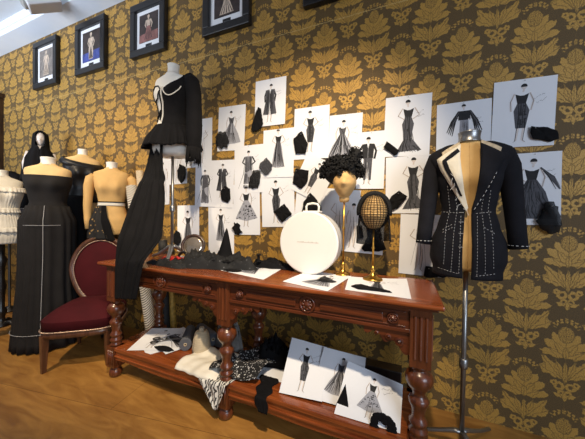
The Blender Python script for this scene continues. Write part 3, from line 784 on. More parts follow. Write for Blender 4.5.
LEGP = [(.026,.245),(.040,.252),(.042,.262),(.034,.272),(.034,.280),(.043,.290),(.043,.300),(.032,.312),(.032,.320),(.042,.332),(.042,.342),(.030,.356),(.028,.368),(.031,.390),(.036,.410),(.044,.426),(.047,.440),
        (.040,.452),(.030,.462),(.028,.475),(.034,.490),(.050,.508),(.060,.526),(.063,.545),(.060,.562),(.050,.578),(.036,.586),(.034,.592),(.040,.600),(.040,.610)]
def table_leg(x, y, front=True, side=0):
    bm = bmesh.new(); w = .046
    box(bm, x-w, x+w, y-w, y+w, .610, TZ-.0365); box(bm, x-w, x+w, y-w, y+w, .085, .246)
    for k in range(3):          # reeded faces
        xx = x-.024+.024*k
        for z0, z1 in ((.65, .85), (.105, .225)):
            tube(bm, [(xx, y-w, z0), (xx, y-w, z1)], .007, 8); tube(bm, [(x+w, y-.024+.024*k, z0), (x+w, y-.024+.024*k, z1)], .007, 8)
    lathe(bm, LEGP, (x, y, 0), 28)
    lg = obj('leg', bm, M['table_v'], T, True)
    for p in lg.data.polygons: p.use_smooth = len(p.vertices) == 4 and p.area < .0009
    bm = bmesh.new(); lathe(bm, [(.028, .0), (.040, .006), (.047, .022), (.048, .040), (.042, .058), (.030, .066), (.030, .072), (.038, .078), (.038, .086)], (x, y, 0), 24)
    obj('bun_foot', bm, M['table_v'], lg, True)
for x in LX: table_leg(x, LYF); table_leg(x, LYB, False)
bm = bmesh.new(); box(bm, LX[0]-.03, LX[2]+.03, LYF+.01, LYB-.01, .222, .246); obj('lower_shelf', bm, M['table'], T, bevel=.004)
for a, b_ in ((LX[0]+.047, LX[1]-.047), (LX[1]+.047, LX[2]-.047)):
    bm = bmesh.new(); box(bm, a, b_, -.700, -.645, .224, .250); box(bm, a, b_, -.690, -.665, .190, .224); box(bm, a, b_, -.700, -.665, .178, .190)
    n = 26; L0 = []
    for yv in (-.690, -.668):
        L0.append(([bm.verts.new((a+(b_-a)*i/n, yv, .178)) for i in range(n+1)], [bm.verts.new((a+(b_-a)*i/n, yv, .150-.028*max(0, abs(i/n-.5)*2.6-.9)+.01*math.cos(i/n*2*PI))) for i in range(n+1)]))
    for i in range(n):
        for k in (0, 1): bm.faces.new((L0[k][0][i], L0[k][0][i+1], L0[k][1][i+1], L0[k][1][i]))
        bm.faces.new((L0[0][1][i], L0[0][1][i+1], L0[1][1][i+1], L0[1][1][i]))
    obj('shelf_rail', bm, M['table'], T, bevel=.003)
    bm = bmesh.new(); box(bm, a, b_, -.275, -.235, .15, .2215); obj('rear_shelf_rail', bm, M['carve'], T)
for x in (LX[0], LX[2]):
    bm = bmesh.new(); box(bm, x-.015, x+.015, LYF+.047, LYB-.047, .765, TZ-.0365); box(bm, x-.015, x+.015, LYF+.047, LYB-.047, .15, .2215); obj('side_rail', bm, M['carve'], T)

# ------------------------------------------------------------------ sheets of paper lying or leaning
def lying_sheet(corners, z, style, seed, label, group, base_y=None, mirror=1, fx=.5, fz=.08, fh=.8, note=None, curl=.006, blot=None):
    """corners TL,TR,BR,BL as points in metres (x, y); z height"""
    TLc, TRc, BRc, BLc = [Vector((c[0], c[1], c[2] if len(c) > 2 else z)) for c in corners]
    org = Vector((BLc.x, BLc.y, z))
    t = thing('fashion_sketch', label, 'drawing', org, 0, group)
    def surf(u, v):
        p = (BLc*(1-u)+BRc*u)*(1-v)+(TLc*(1-u)+TRc*u)*v - org
        p.z += curl*(abs(2*u-1)**3)*v*.6 + .0012; return p
    nrm = (surf(1, 0)-surf(0, 0)).cross(surf(0, 1)-surf(0, 0)).normalized()
    if nrm.z < 0 and abs(nrm.z) > .2: nrm = -nrm
    if abs(nrm.z) <= .2 and nrm.y > 0: nrm = -nrm
    bm = bmesh.new(); grid(bm, surf, 10, 10); obj('sheet', bm, M['paper'], t, False, solid=.0006)
    w = (surf(1, 0)-surf(0, 0)).length; h = (surf(0, 1)-surf(0, 0)).length
    to3 = lambda x, z_, o: surf(x/w, z_/h)+nrm*(o+.0006)
    drawing(t, w, h, style, seed, fx, fz, fh, mirror, to3, note)
    return t, surf, nrm
lv = lambda u, v, z=TZ: (level_pt(u, v, z).x, level_pt(u, v, z).y)
def rect(cx, cy, w, h, a):
    ca, sa = math.cos(a), math.sin(a)
    f = lambda x, y: (cx+x*ca-y*sa, cy+x*sa+y*ca)
    return f(-w/2, h/2), f(w/2, h/2), f(w/2, -h/2), f(-w/2, -h/2)
tg = 'sketches lying on the tabletop'
lying_sheet([(-1.13,-.235), (-.82,-.225), (-.775,-.66), (-1.17,-.56)], TZ, 'ball', 31, 'sheet on tabletop beside the black fabric pile, black cutting at its corner', tg, fx=.5, fh=.75)
lying_sheet([(-.61,-.27), (-.31,-.335), (-.362,-.725), (-.655,-.645)], TZ, 'ball', 32, 'sheet on tabletop in front of the hatbox', tg, fx=.62, fh=.75, mirror=-1)
lying_sheet([(-.325,-.35), (.018,-.245), (.036,-.675), (-.285,-.655)], TZ, 'gown', 33, 'sheet at the right end of the tabletop with black cutting', tg, fx=.5, fh=.75, fz=.12)
def blot(pts, z, label, loc, m='black', th=.006, name='fabric_cutting', grp=None, fr=.08, seed=1):
    t = thing(name, label, 'fabric piece', (loc[0], loc[1], z), 0, grp)
    R_ = random.Random(seed); ring = []
    for i, p in enumerate(pts):
        q = pts[(i+1) % len(pts)]
        for j in range(4):
            x_ = p[0]+(q[0]-p[0])*j/4; y_ = p[1]+(q[1]-p[1])*j/4; s = 1+R_.uniform(-fr, fr); ring.append((x_*s, y_*s))
    bm = bmesh.new()
    lv_ = [(1, 0), (1, th*.6), (.9, th), (.5, th*1.5)]
    rs = [[bm.verts.new((p[0]*l, p[1]*l, zz+(R_.uniform(0, th*.6) if k == 2 else 0))) for p in ring] for k, (l, zz) in enumerate(lv_)]
    for a, b_ in zip(rs, rs[1:]):
        for i in range(len(ring)): bm.faces.new((a[i], a[(i+1) % len(ring)], b_[(i+1) % len(ring)], b_[i]))
    bm.faces.new(rs[0][::-1]); c = bm.verts.new((0, 0, th*1.7))
    for i in range(len(ring)): bm.faces.new((rs[-1][i], rs[-1][(i+1) % len(ring)], c))
    obj('cloth', bm, M[m], t, True); return t
gb = 'black cuttings on the tabletop sketches'
blot([(-.06,-.02),(-.02,-.035),(.05,-.02),(.07,.01),(.02,.03),(-.05,.02)], TZ+.004, 'small black cutting at left corner of the sheet beside the fabric pile', (-1.08,-.545), grp=gb, seed=2)
blot([(-.10,.0),(-.05,-.04),(.04,-.035),(.11,-.03),(.08,.0),(0,.02),(-.06,.05)], TZ+.004, 'black cutting on the tabletop sheet farthest right', (-.17,-.585), grp=gb, seed=3)
blot([(-.04,-.03),(.03,-.05),(.07,-.01),(.02,.06),(-.02,.08)], TZ+.004, 'small black net cutting on the sheet in front of the hatbox', (-.44,-.52), grp=gb, seed=4, m='tulle', fr=.25)

# ------------------------------------------------------------------ white hatbox
B = thing('hat_box', 'round white hatbox standing upright on the mahogany table', 'hatbox', (wall_pt(311.5, 270, -.32).x, -.32, TZ), -.06)
R0 = .204
bm = bmesh.new(); lathe(bm, [(R0-.01, .050), (R0, .045), (R0, -.04), (R0+.0, -.045)], (0, 0, R0+.006), 64, axis='Y'); obj('body', bm, M['white'], B, True)
bm = bmesh.new(); lathe(bm, [(R0-.012, -.046), (R0+.006, -.046), (R0+.006, -.074), (R0+.003, -.080), (R0-.004, -.082)], (0, 0, R0+.006), 64, axis='Y'); o = obj('lid', bm, M['white'], B, True)
for p in o.data.polygons: p.use_smooth = len(p.vertices) == 4
bm = bmesh.new(); R_ = random.Random(3)
x_ = -.075
while x_ < .075:       # faint lettering across the lid, too small to read in the photograph
    w_ = R_.uniform(.004, .008); box(bm, x_, x_+w_, -.0832, -.0818, R0+.006, R0+.006+R_.choice((.009, .009, .006))); x_ += w_+.0035
obj('lettering', bm, mat('pale_grey_print', srgb(196, 190, 182), .6), o)
bm = bmesh.new(); box(bm, -.06, .06, -.035, .035, 2*R0+.004, 2*R0+.016); obj('handle_plate', bm, M['white'], B, bevel=.004)
bm = bmesh.new()
tube(bm, [(-.045, 0, 2*R0+.010), (-.047, 0, 2*R0+.045), (-.036, 0, 2*R0+.062), (0, 0, 2*R0+.068), (.036, 0, 2*R0+.062), (.047, 0, 2*R0+.045), (.045, 0, 2*R0+.010)], .0075, 10)
obj('handle', bm, M['white'], B, True)

# ------------------------------------------------------------------ display heads on brass stands
def brass_stand(t, h, r=.055):
    bm = bmesh.new(); lathe(bm, [(r, 0), (r, .006), (r*.93, .012), (r*.6, .018), (r*.34, .030), (.013, .045), (.010, .052), (.015, .058), (.015, .066), (.008, .074), (.006, .09)], n=28); obj('base', bm, M['brass'], t, True)
    bm = bmesh.new(); lathe(bm, [(.0062, .089), (.0062, h*.55), (.010, h*.56), (.010, h*.58), (.0055, h*.6), (.0055, h)], n=14); obj('stem', bm, M['brass'], t, True)
def head_shape(bm, c, s=1., sz=None, nz=18, na=28):
    """egg shaped head with nose, brow and chin; face towards -Y"""
    rows = []; sz = sz or s
    for j in range(nz):
        v = j/(nz-1); z = -.115+.23*v
        r = math.sin(PI*min(max(.06+.90*v, 0), 1))**.55
        wx = .072*r*(1.0 if v > .45 else .78+.22*(v/.45)); wy = .090*r*(1.0 if v > .4 else .8+.2*v/.4)
        row = []
        for i in range(na):
            a = 2*PI*i/na; x = wx*math.sin(a); y = -wy*math.cos(a)
            if math.cos(a) > 0:
                y -= .022*math.exp(-(x/.013)**2-((v-.42)/.08)**2)+.010*math.exp(-(x/.02)**2-((v-.10)/.07)**2)+.006*math.exp(-(x/.02)**2-((v-.24)/.03)**2)
                y += .010*(math.exp(-((x-.028)/.014)**2-((v-.52)/.05)**2)+math.exp(-((x+.028)/.014)**2-((v-.52)/.05)**2))
            row.append(bm.verts.new((c[0]+x*s, c[1]+y*s, c[2]+z*sz)))
        rows.append(row)
    for a, b_ in zip(rows, rows[1:]):
        for i in range(na): bm.faces.new((a[i], a[(i+1) % na], b_[(i+1) % na], b_[i]))
    bm.faces.new(rows[0][::-1]); bm.faces.new(rows[-1])
h1 = wall_pt(344.5, 184, -.30); s1 = (h1.x, -.30)
Hd = thing('hat_stand', 'canvas head in a curly black fur hat on a tall brass stand', 'hat stand', (s1[0], s1[1], TZ), .15)
brass_stand(Hd, h1.z-TZ-.06, .05)
bm = bmesh.new(); head_shape(bm, (0, 0, h1.z-TZ+.012), 1.08, .90); lathe(bm, [(.030, h1.z-TZ-.125), (.036, h1.z-TZ-.10), (.034, h1.z-TZ-.06)], n=16); obj('head', bm, M['headcanvas'], Hd, True, sub=1)
CH = thing('curly_hat', 'wide curly black fur hat with a tuft on top worn by the brass stand head', 'hat', (s1[0]-.028, s1[1]+.020, h1.z+.030), .0)
bm = bmesh.new(); R_ = random.Random(5)
def curl_ball(bm, c, r, n, ks=.016, lower=-.3):
    ellipsoid(bm, c, (r[0]*.93, r[1]*.93, r[2]*.93), 20, 12)
    for i in range(n):
        z = R_.uniform(lower, 1); a = R_.uniform(0, 2*PI); q = math.sqrt(max(0, 1-z*z))
        p = Vector((c[0]+r[0]*q*math.cos(a), c[1]+r[1]*q*math.sin(a), c[2]+r[2]*z))
        nn = Vector((q*math.cos(a), q*math.sin(a), z)); tt = nn.orthogonal().normalized(); bb = nn.cross(tt); ph = R_.uniform(0, 6.28); k = ks*R_.uniform(.6, 1.1)
        pts = [p+(tt*math.cos(ph+b_*1.5)+bb*math.sin(ph+b_*1.5))*k*.6+nn*k*.35*b_ for b_ in range(5)]
        tube(bm, pts, [k*.34]*4+[k*.12], 5)
curl_ball(bm, (0, .012, .055), (.134, .122, .100), 480)
# opening under the hat for the face is formed by its front brim curving up
obj('curls', bm, M['hair'], CH, True)
bm = bmesh.new(); curl_ball(bm, (.088, .02, .165), (.044, .040, .050), 110, .009, -1); obj('tuft', bm, M['hair'], CH, True)
p_ = CH
h2 = wall_pt(374, 213, -.35)
Nd = thing('hat_stand', 'canvas head under black fishnet on the shorter brass stand', 'hat stand', (h2.x, -.35, TZ), .1)
brass_stand(Nd, h2.z-TZ-.07, .06)
bm = bmesh.new(); head_shape(bm, (0, 0, h2.z-TZ+.004), 1.08, .94); obj('head', bm, M['headcanvas'], Nd, True, sub=1)
# net hood with a black band and a veil hanging behind
NH = thing('net_hood', 'black fishnet hood with a dark veil over the shorter canvas head', 'headpiece', (h2.x, -.35, h2.z), .1)
bm = bmesh.new(); ellipsoid(bm, (0, -.006, .004), (.087, .110, .110), 28, 24); o = obj('fishnet', bm, M['black'], NH, True)
w_ = o.modifiers.new('Wire', 'WIREFRAME'); w_.thickness = .0036
bm = bmesh.new()
tube(bm, [(.088*math.cos(a), .008, .012+.108*math.sin(a)) for a in [-.25+(PI+.5)*i/18 for i in range(19)]], .010, 10, flat=1.9); obj('band', bm, M['hair'], NH, True)
bm = bmesh.new()
def veil(u, v):
    a = -.35+(PI+.7)*u; k = 1+.22*v
    return Vector((.084*k*math.cos(a)*(1+.05*math.sin(9*a)), .03+.065*math.sin(a)*k+.012*math.sin(14*u), .07-.26*v+.015*math.sin(7*u)*v))
grid(bm, veil, 34, 16); obj('veil', bm, M['tulle'], NH, True, solid=.002)

# ------------------------------------------------------------------ black pointed cone and the fabric pile on the table
bm = bmesh.new(); lathe(bm, [(.155, 0), (.158, .006), (.10, .016), (.062, .022), (.054, .035), (.038, .10), (.020, .18), (.003, .240)], n=30)
for v_ in bm.verts: v_.co.z += .012*math.sin(3*math.atan2(v_.co.y, v_.co.x))*max(0, (math.hypot(v_.co.x, v_.co.y)-.07)*8) ; v_.co.x += v_.co.z*.06
for v_ in bm.verts: v_.co.z = max(v_.co.z, 0)
o = obj('pointed_hat', bm, M['black'], None, True, sub=1); o.location = (wall_pt(225, 249, -.40).x, -.40, TZ+.050); tag(o, 'tall pointed black cone hat resting on the black fabric pile', 'hat')
def cloth_pile(name, label, cx, cy, z, rx, ry, h, m, seed, amp=.35, part='cloth', n=40, grp=None, cat='fabric'):
    bm = bmesh.new()
    def fn(u, v):
        a = 2*PI*u; r = 1-v
        rr = 1+.16*math.sin(3*a+seed)+.08*math.sin(7*a+seed*2)
        x, y = rx*rr*r*math.cos(a), ry*rr*r*math.sin(a)
        nz_ = noise.noise(Vector((x*14+seed, y*14, seed)))*amp+abs(noise.noise(Vector((x*30+seed, y*44, seed))))*amp*1.3-abs(noise.noise(Vector((x*70+seed, y*90, seed))))*amp*.8
        prof = min(1, (1-r)*5)
        return Vector((x, y, max(0.0005, h*prof*(.75+nz_))))
    grid(bm, fn, n*2, 18, closed=True)
    bmesh.ops.remove_doubles(bm, verts=bm.verts[:], dist=.0005)
    o = obj(name, bm, M[m], None, True); o.location = (cx, cy, z); tag(o, label, cat, grp); return o
cloth_pile('fabric_pile', 'rumpled pile of black lace fabric across the left half of the tabletop', -1.34, -.44, TZ+.001, .33, .15, .085, 'lace_dark', 1.0, .55)
cloth_pile('fabric_scrap', 'flat black cloth behind the sheets, running up to the hatbox', -.90, -.29, TZ+.002, .17, .08, .045, 'black', 2.6, .5)
cloth_pile('fabric_scrap', 'black lace strip lying along the front left of the tabletop', -1.60, -.575, TZ+.001, .22, .08, .030, 'lace_dark', 4.6, .6)
# wooden spool & small things at right of pile
bm = bmesh.new(); lathe(bm, [(.018, 0), (.018, .005), (.011, .009), (.011, .045), (.018, .049), (.018, .054)], n=18); o = obj('thread_spool', bm, M['black'], None, True); o.location = (-.985, -.36, TZ+.046); tag(o, 'small black thread spool between fabric pile and hatbox', 'spool')
# round mirror leaning
t = thing('round_mirror', 'round dark rimmed mirror leaning on the fabric near the pole foot', 'mirror', (wall_pt(192.5, 250, -.38).x, -.38, TZ+.045), .55)
bm = bmesh.new(); tube(bm, [(.086*math.cos(a), 0, .086+.086*math.sin(a)) for a in [2*PI*i/32 for i in range(33)]], .012, 10, cap=False); o = obj('rim', bm, M['darkwood'], t, True); o.rotation_euler = (-.3, 0, 0)
bm = bmesh.new(); lathe(bm, [(.080, .004), (.080, 0), (.06, -.003), (.001, -.006)], (0, 0, .086), 32, axis='Y'); o = obj('mirror_glass', bm, mat('silvered_glass', srgb(214, 196, 176), .08, .85), t, True); o.rotation_euler = (-.3, 0, 0)
# red and black headband
t = thing('headband', 'black and red headband standing in front of the round mirror', 'headband', (-1.58, -.50, TZ+.022), -.1)
bm = bmesh.new(); tube(bm, [(.056*math.cos(a), .01*math.sin(a), .058*math.sin(a)+.012) for a in [-.1+(PI+.2)*i/20 for i in range(21)]], .009, 8, flat=1.3); obj('band', bm, M['blackwood'], t, True)
bm = bmesh.new(); tube(bm, [(-.058, .0, .012), (-.07, -.01, .02), (-.04, -.018, .03), (-.01, -.02, .018)], .010, 8); obj('red_ribbon', bm, M['red'], t, True)
cloth_pile('silk_scarf', 'red silk scarf crumpled around the foot of the table dress form', -1.75, -.43, TZ+.002, .12, .035, .035, 'red', 5.1, cat='scarf')
cloth_pile('cloth_scrap', 'cream and tan cloth scrap beside the round mirror', -1.43, -.30, TZ+.006, .07, .04, .050, 'headcanvas', 6.1)

# ------------------------------------------------------------------ things on the lower shelf
SZ = .2465
sg = 'sketches lying on the left of the lower shelf'
lying_sheet([rect(-1.80,-.44,.30,.36,-.5)[i] for i in range(4)], SZ, 'gown', 41, 'sheet on the left shelf poking toward the front rail', sg, curl=.003)
lying_sheet([rect(-1.90,-.44,.30,.40,.45)[i] for i in range(4)], SZ+.004, 'faint', 42, 'sheet on the left shelf under the grey scissors', sg, curl=.003)
lying_sheet([rect(-1.75,-.40,.30,.38,1.2)[i] for i in range(4)], SZ+.008, 'robe', 43, 'shaded sheet on the left shelf nearest the grey felt roll', sg, curl=.003)
blot([(-.09,-.01),(-.02,-.04),(.07,-.02),(.09,.01),(.03,.03),(-.04,.025)], SZ+.014, 'pointed black cutting on left shelf sketches', (-1.70,-.56), seed=6)
# scissors
t = thing('scissors', 'grey tailor scissors lying on the left shelf sketches', 'scissors', (-1.80, -.46, SZ+.016), .6)
bm = bmesh.new()
tube(bm, [(0, 0, .004), (.13, .012, .004)], [.010, .002], 8, flat=.35); tube(bm, [(0, 0, .004), (-.05, -.02, .004)], .006, 8); obj('blade', bm, M['steel'], t, True)
bm = bmesh.new(); tube(bm, [(0, 0, .008), (.13, -.010, .008)], [.010, .002], 8, flat=.35); tube(bm, [(0, 0, .008), (-.05, .02, .008)], .006, 8); obj('blade', bm, M['steel'], t, True)
for s in (-1, 1):
    bm = bmesh.new(); tube(bm, [(-.075+.027*math.cos(a), s*.032+.018*math.sin(a), .006) for a in [2*PI*i/16 for i in range(17)]], .005, 8, cap=False); obj('finger_ring', bm, M['blackwood'], t, True)
# rolls
def roll(name, label, p0, p1, r, m, core=True, grp=None):
    p0, p1 = Vector(p0), Vector(p1); t = thing(name, label, 'fabric roll', p0, 0, grp); d = p1-p0
    q = d.to_track_quat('Z', 'Y'); L = d.length
    bm = bmesh.new(); n = 40; prof = []
    def sp(u, v):
        a = 2*PI*u; rr = r*(1+.04*u)+.002*math.sin(3*a+v*4)
        return Vector((rr*math.cos(a), rr*math.sin(a), L*v))
    rows = grid(bm, sp, n, 12, closed=True)
    for z in (0, L):    # end faces as a ring around the core
        rg = rows[0] if z == 0 else rows[-1]; inner = [bm.verts.new((r*.28*math.cos(2*PI*i/n), r*.28*math.sin(2*PI*i/n), z)) for i in range(n)]
        for i in range(n): bm.faces.new((rg[i], rg[(i+1) % n], inner[(i+1) % n], inner[i]))
    o = obj('cloth', bm, M[m], t, True); o.rotation_mode = 'QUATERNION'; o.rotation_quaternion = q
    for p in o.data.polygons:
        if abs(p.normal.z) > .9: p.use_smooth = False
    bm = bmesh.new()
    for rr, z0, z1 in ((r*.28, -.002, L+.002),):
        lathe(bm, [(rr*.7, z0), (rr, z0), (rr, z1), (rr*.7, z1)], n=20, cap=False); lathe(bm, [(rr*.7, z0), (rr*.7, z1)], n=20, cap=False)
    o = obj('core', bm, M['beige'], t, True); o.rotation_mode = 'QUATERNION'; o.rotation_quaternion = q
    return t
roll('fabric_roll', 'dark grey felt roll lying on the shelf beside the yarn cone', (-1.545, -.50, SZ+.050), (-1.70, -.28, SZ+.050), .045, 'rollgrey', grp=None)
roll('fabric_roll', 'short grey felt roll lying behind the yarn cone on the shelf', (-1.40, -.35, SZ+.056), (-1.63, -.24, SZ+.056), .05, 'rollgrey')
# yarn cone lying/standing
t = thing('yarn_cone', 'fat cone of undyed yarn standing beside the grey felt roll', 'yarn', (-1.42, -.46, SZ), 0)
bm = bmesh.new(); lathe(bm, [(.052, 0), (.066, .012), (.070, .04), (.062, .10), (.050, .155), (.042, .165)], n=30); obj('yarn', bm, M['yarn'], t, True)
bm = bmesh.new(); lathe(bm, [(.020, .16), (.018, .195), (.014, .195)], n=16); obj('cone_tip', bm, M['beige'], t, True)
cloth_pile('fluffy_cloth', 'heap of grey fluffy cloth at the back of the shelf behind the yarn', -1.27, -.30, SZ+.001, .12, .06, .20, 'fluff', 3.3, .5)
# folded cream cloth draped over the shelf edge, printed cloth hanging below it
def drape(name, label, fn, nu, nv, m, solid=.003, cat='cloth', grp=None):
    bm = bmesh.new(); grid(bm, fn, nu, nv); c = Vector((0, 0, 0)); k = len(bm.verts)
    for v_ in bm.verts: c += v_.co/k
    zmin = min(v_.co.z for v_ in bm.verts); org = Vector((c.x, c.y, zmin))
    for v_ in bm.verts: v_.co -= org
    o = obj(name, bm, M[m], None, True, solid=solid); o.location = org; return tag(o, label, cat, grp)
def edge_path(s, top=SZ, front=-.716, back=-.34):
    """arc length s from the back of the shelf to its front, then down"""
    L = front*-1+back
    if s < L: return Vector((0, back-s, top))
    return Vector((0, front-.004, top-(s-L)))
def cr(u, v):
    p = edge_path(.02+v*.40+.012*math.sin(6*u)); w = .30
    x = -1.37+w*u-.05*v
    return Vector((x, p.y-.012-.006*math.sin(18*u+3*v), p.z+.020+.010*math.sin(9*u+2*v)+.004*math.sin(23*u+9*v)))
def zb(u, v):
    wv = .36*(1-.93*v**1.3); x0 = -1.35+.27*v
    p = edge_path(.20+v*.34); x = x0+wv*u
    return Vector((x, p.y-.007-.005*math.sin(14*u)*(.3+v), p.z+.008+.002*math.sin(20*u)))
drape('printed_cloth', 'black and white swirl printed cloth hanging in a point over the shelf edge', zb, 30, 34, 'zebra')
def cr2(u, v):
    y = -.42-.295*v+.01*math.sin(7*u); x = -1.45+.34*u+.03*v+.01*math.sin(6*v)
    drop = max(0, v-.93)*.3
    return Vector((x, y, SZ+.026+.005*math.sin(9*u+2*v)+.003*math.sin(23*u+9*v)+.006*math.sin(12*v) - drop))
drape('cream_cloth', 'folded cream cloth lying over the printed cloth on the shelf', cr2, 30, 24, 'ivory', .010)
def lc(u, v):
    x = -1.19+.36*u+.06*v; y = -.66+.30*v-.02*math.sin(5*u)+.17*u*v
    z = SZ+.048+.026*math.sin(7*u+4*v)+.016*math.sin(13*v+5*u)
    if u < .5 and v < .5: z -= .03*(1-v*2)*(1-u*2)
    return Vector((x, min(y, -.30), z))
drape('lace_cloth', 'black and white spotted lace cloth bunched behind the middle table leg', lc, 40, 34, 'lace_bw', .003)
lying_sheet([rect(-.86,-.47,.30,.20,.2)[i] for i in range(4)], SZ+.001, 'faint', 44, 'white sheet flat on the shelf under the spotted lace', 'sketches on the shelf right of the middle leg', curl=.002)
cloth_pile('fabric_pile', 'mound of black cloth on the shelf behind the middle leg', -.83, -.35, SZ+.003, .17, .08, .16, 'black', 7.7)
def bl(u, v):
    w = .12*(1-.45*v)*(1+.2*math.sin(17*v)); p = edge_path(.18+v*.28); x = -.79+.06*v+w*(u-.5)
    return Vector((x, p.y-.006-.002*math.sin(20*u), p.z+.006))
drape('lace_strip', 'black scalloped lace strip hanging over the shelf edge', bl, 12, 44, 'black', .003)

# leaning sketches at the right of the shelf (they rest on the shelf and tilt back against the heap behind)
lg_ = 'sketches leaning on the right of the lower shelf'
def lean(pts, ys, label, style, seed, **kw):
    C4 = []
    for (u, v), y in zip(pts, ys): p = wall_pt(u, v, y); C4.append((p.x, p.y, max(p.z, SZ+.006)))
    return lying_sheet(C4, SZ, style, seed, label, lg_, curl=0, **kw)
lean([(292,337.5),(327,347.5),(322,402),(279,396)], (-.42,-.41,-.625,-.64), 'leaning shelf sketch of a slim black dress, leftmost of the three', 'sheath', 51, fx=.5)
lean([(324,347),(366,358),(360,412),(310,398)], (-.43,-.42,-.60,-.61), 'leaning shelf sketch of a flared skirt with black triangle, middle of the three', 'ball', 52, fx=.5)
lean([(348,361),(403,385),(400,441),(334,424)], (-.50,-.48,-.665,-.67), 'leaning shelf sketch of a spotted coat, front right with black lace', 'spots', 53, fx=.52)
# something for them to lean on: a low dark box at the back of the shelf
bm = bmesh.new(); box(bm, -.62, .0, -.40, -.31, SZ+.001, SZ+.16); o = obj('storage_box', bm, M['blackwood'], None, bevel=.004); tag(o, 'low dark box behind the leaning shelf sketches', 'box')
t = thing('lace_motif', 'black lace flower cutting on the front right leaning sketch', 'fabric piece', wall_pt(383, 424, -.665), 0)
bm = bmesh.new(); R_ = random.Random(8)
for k in range(16):
    a = 2*PI*k/16; c = Vector((.052*math.cos(a)*R_.uniform(.8, 1.15), -.006, .045*math.sin(a)*R_.uniform(.8, 1.1)))
    ellipsoid(bm, c, (.020, .004, .018), 8, 6)
for k in range(9):
    c = Vector((R_.uniform(-.045, .045), -.006, R_.uniform(-.04, .04)))
    if abs(c.x)+abs(c.z) > .02: ellipsoid(bm, c, (.018, .004, .018), 8, 6)
obj('lace', bm, M['black'], t, True)
t2 = thing('fabric_cutting', 'black triangle cutting beside the flared skirt leaning sketch', 'fabric piece', wall_pt(343, 397, -.63), 0)
bm = bmesh.new(); v3 = [(.012, 0, .075), (-.04, -.004, -.055), (.035, -.004, -.06)]
for y in (0, -.004): bm.faces.new([bm.verts.new((a, b_+y, c)) for a, b_, c in v3])
obj('cloth', bm, M['black'], t2, solid=.003)

# ------------------------------------------------------------------ fabric rolls standing behind the table's left end
rg = 'tall fabric rolls behind the left end of the table'
def stand_roll(u0, v0, u1, v1, y, r, m, label, zb_=0.0):
    a = wall_pt(u0, v0, y); b_ = wall_pt(u1, v1, y)
    d = (a-b_); k = (b_.z-zb_-r*.3)/d.z; base = b_-d*k
    roll('fabric_roll', label, base, a, r, m, grp=rg)
stand_roll(131.5, 186, 147, 300, -.11, .052, 'twill', 'tall cream roll with black diagonal weave leaning between form and table')
stand_roll(139.8, 171, 151, 300, -.045, .035, 'beige', 'thin beige roll rising highest behind the cream roll')
stand_roll(163, 240, 165, 300, -.11, .040, 'rollblack', 'black brocade roll standing behind the table right of the cream roll')
stand_roll(170, 262, 172, 300, -.06, .030, 'gold', 'gold brocade roll beside the black brocade roll')

# ------------------------------------------------------------------ white dress form on the table with the black one-shoulder jacket
fz0 = 1.80; JY = .14
F = thing('dress_form', 'white dress form on a steel pole standing on the table', 'dress form', (-1.845, -.36, TZ), JY)
bm = bmesh.new(); torso_mesh(bm, 0, .70); o = obj('torso', bm, M['whitelac'], F, True); o.location.z = fz0-TZ
n_ = neck_cap(F, M['whitelac'], .70, .075, .046); n_.location.z = fz0-TZ
tripod(F, M['steel'], fz0-TZ+.02, .012, .20, lr=1.35)
J = thing('one_shoulder_jacket', 'black one shoulder jacket with long lace sleeve, peplum and floor length train', 'garment', (-1.845, -.36, fz0), JY)
# bodice: covers from (viewer) left of centre round the right side and back
def j0(z): return .0-.5*max(0, .42-z) if z < .52 else (z-.52)*7.5
def j1(z): return 2*PI-1.75 if z < .5 else 2*PI-1.75-(z-.5)*4
bm = bmesh.new(); shell(bm, .20, .655, .010, j0, j1, 26, 60); obj('bodice', bm, M['black'], J, True, solid=.004)
bm = bmesh.new()
def pep(u, v):
    th = -1.05+(2*PI-.1)*u; z = .245-.19*v
    p = torso_pt(th, max(z, .06), .012+.055*v+.014*v*math.sin(22*th)); p.z = z-.01*math.sin(th*5)*v; return p
grid(bm, pep, 140, 10); obj('peplum', bm, M['black'], J, True, solid=.003)
bm = bmesh.new()       # sleeve
pts = [(.155, 0, .645), (.190, -.01, .60), (.215, -.02, .50), (.228, -.03, .40), (.238, -.04, .28), (.243, -.05, .16), (.243, -.05, .08), (.240, -.05, -.02)]
tube(bm, pts, [.050, .062, .062, .060, .062, .064, .055, .045], 20); sl = obj('lace_sleeve', bm, M['black'], J, True)
bm = bmesh.new(); R_ = random.Random(4)
for k in range(60):
    a = 2*PI*k/60; x0, y0 = .240+.05*math.cos(a), -.05+.05*math.sin(a)
    tube(bm, [(x0, y0, .05), (x0+R_.uniform(-.01, .01), y0, -.03), (x0+R_.uniform(-.015, .015), y0, -.07-R_.uniform(0, .045))], [.006, .005, .001], 5)
obj('cuff_fringe', bm, M['black'], sl, True)
bm = bmesh.new()
arc = [(.004+.136*q, .535-.085*math.sin(PI*q)**.7+.01*q) for q in [i/14 for i in range(15)]]
surf_tube(bm, arc, .0045, .016, 8); obj('white_cup_edge', bm, M['ivory'], J, True)
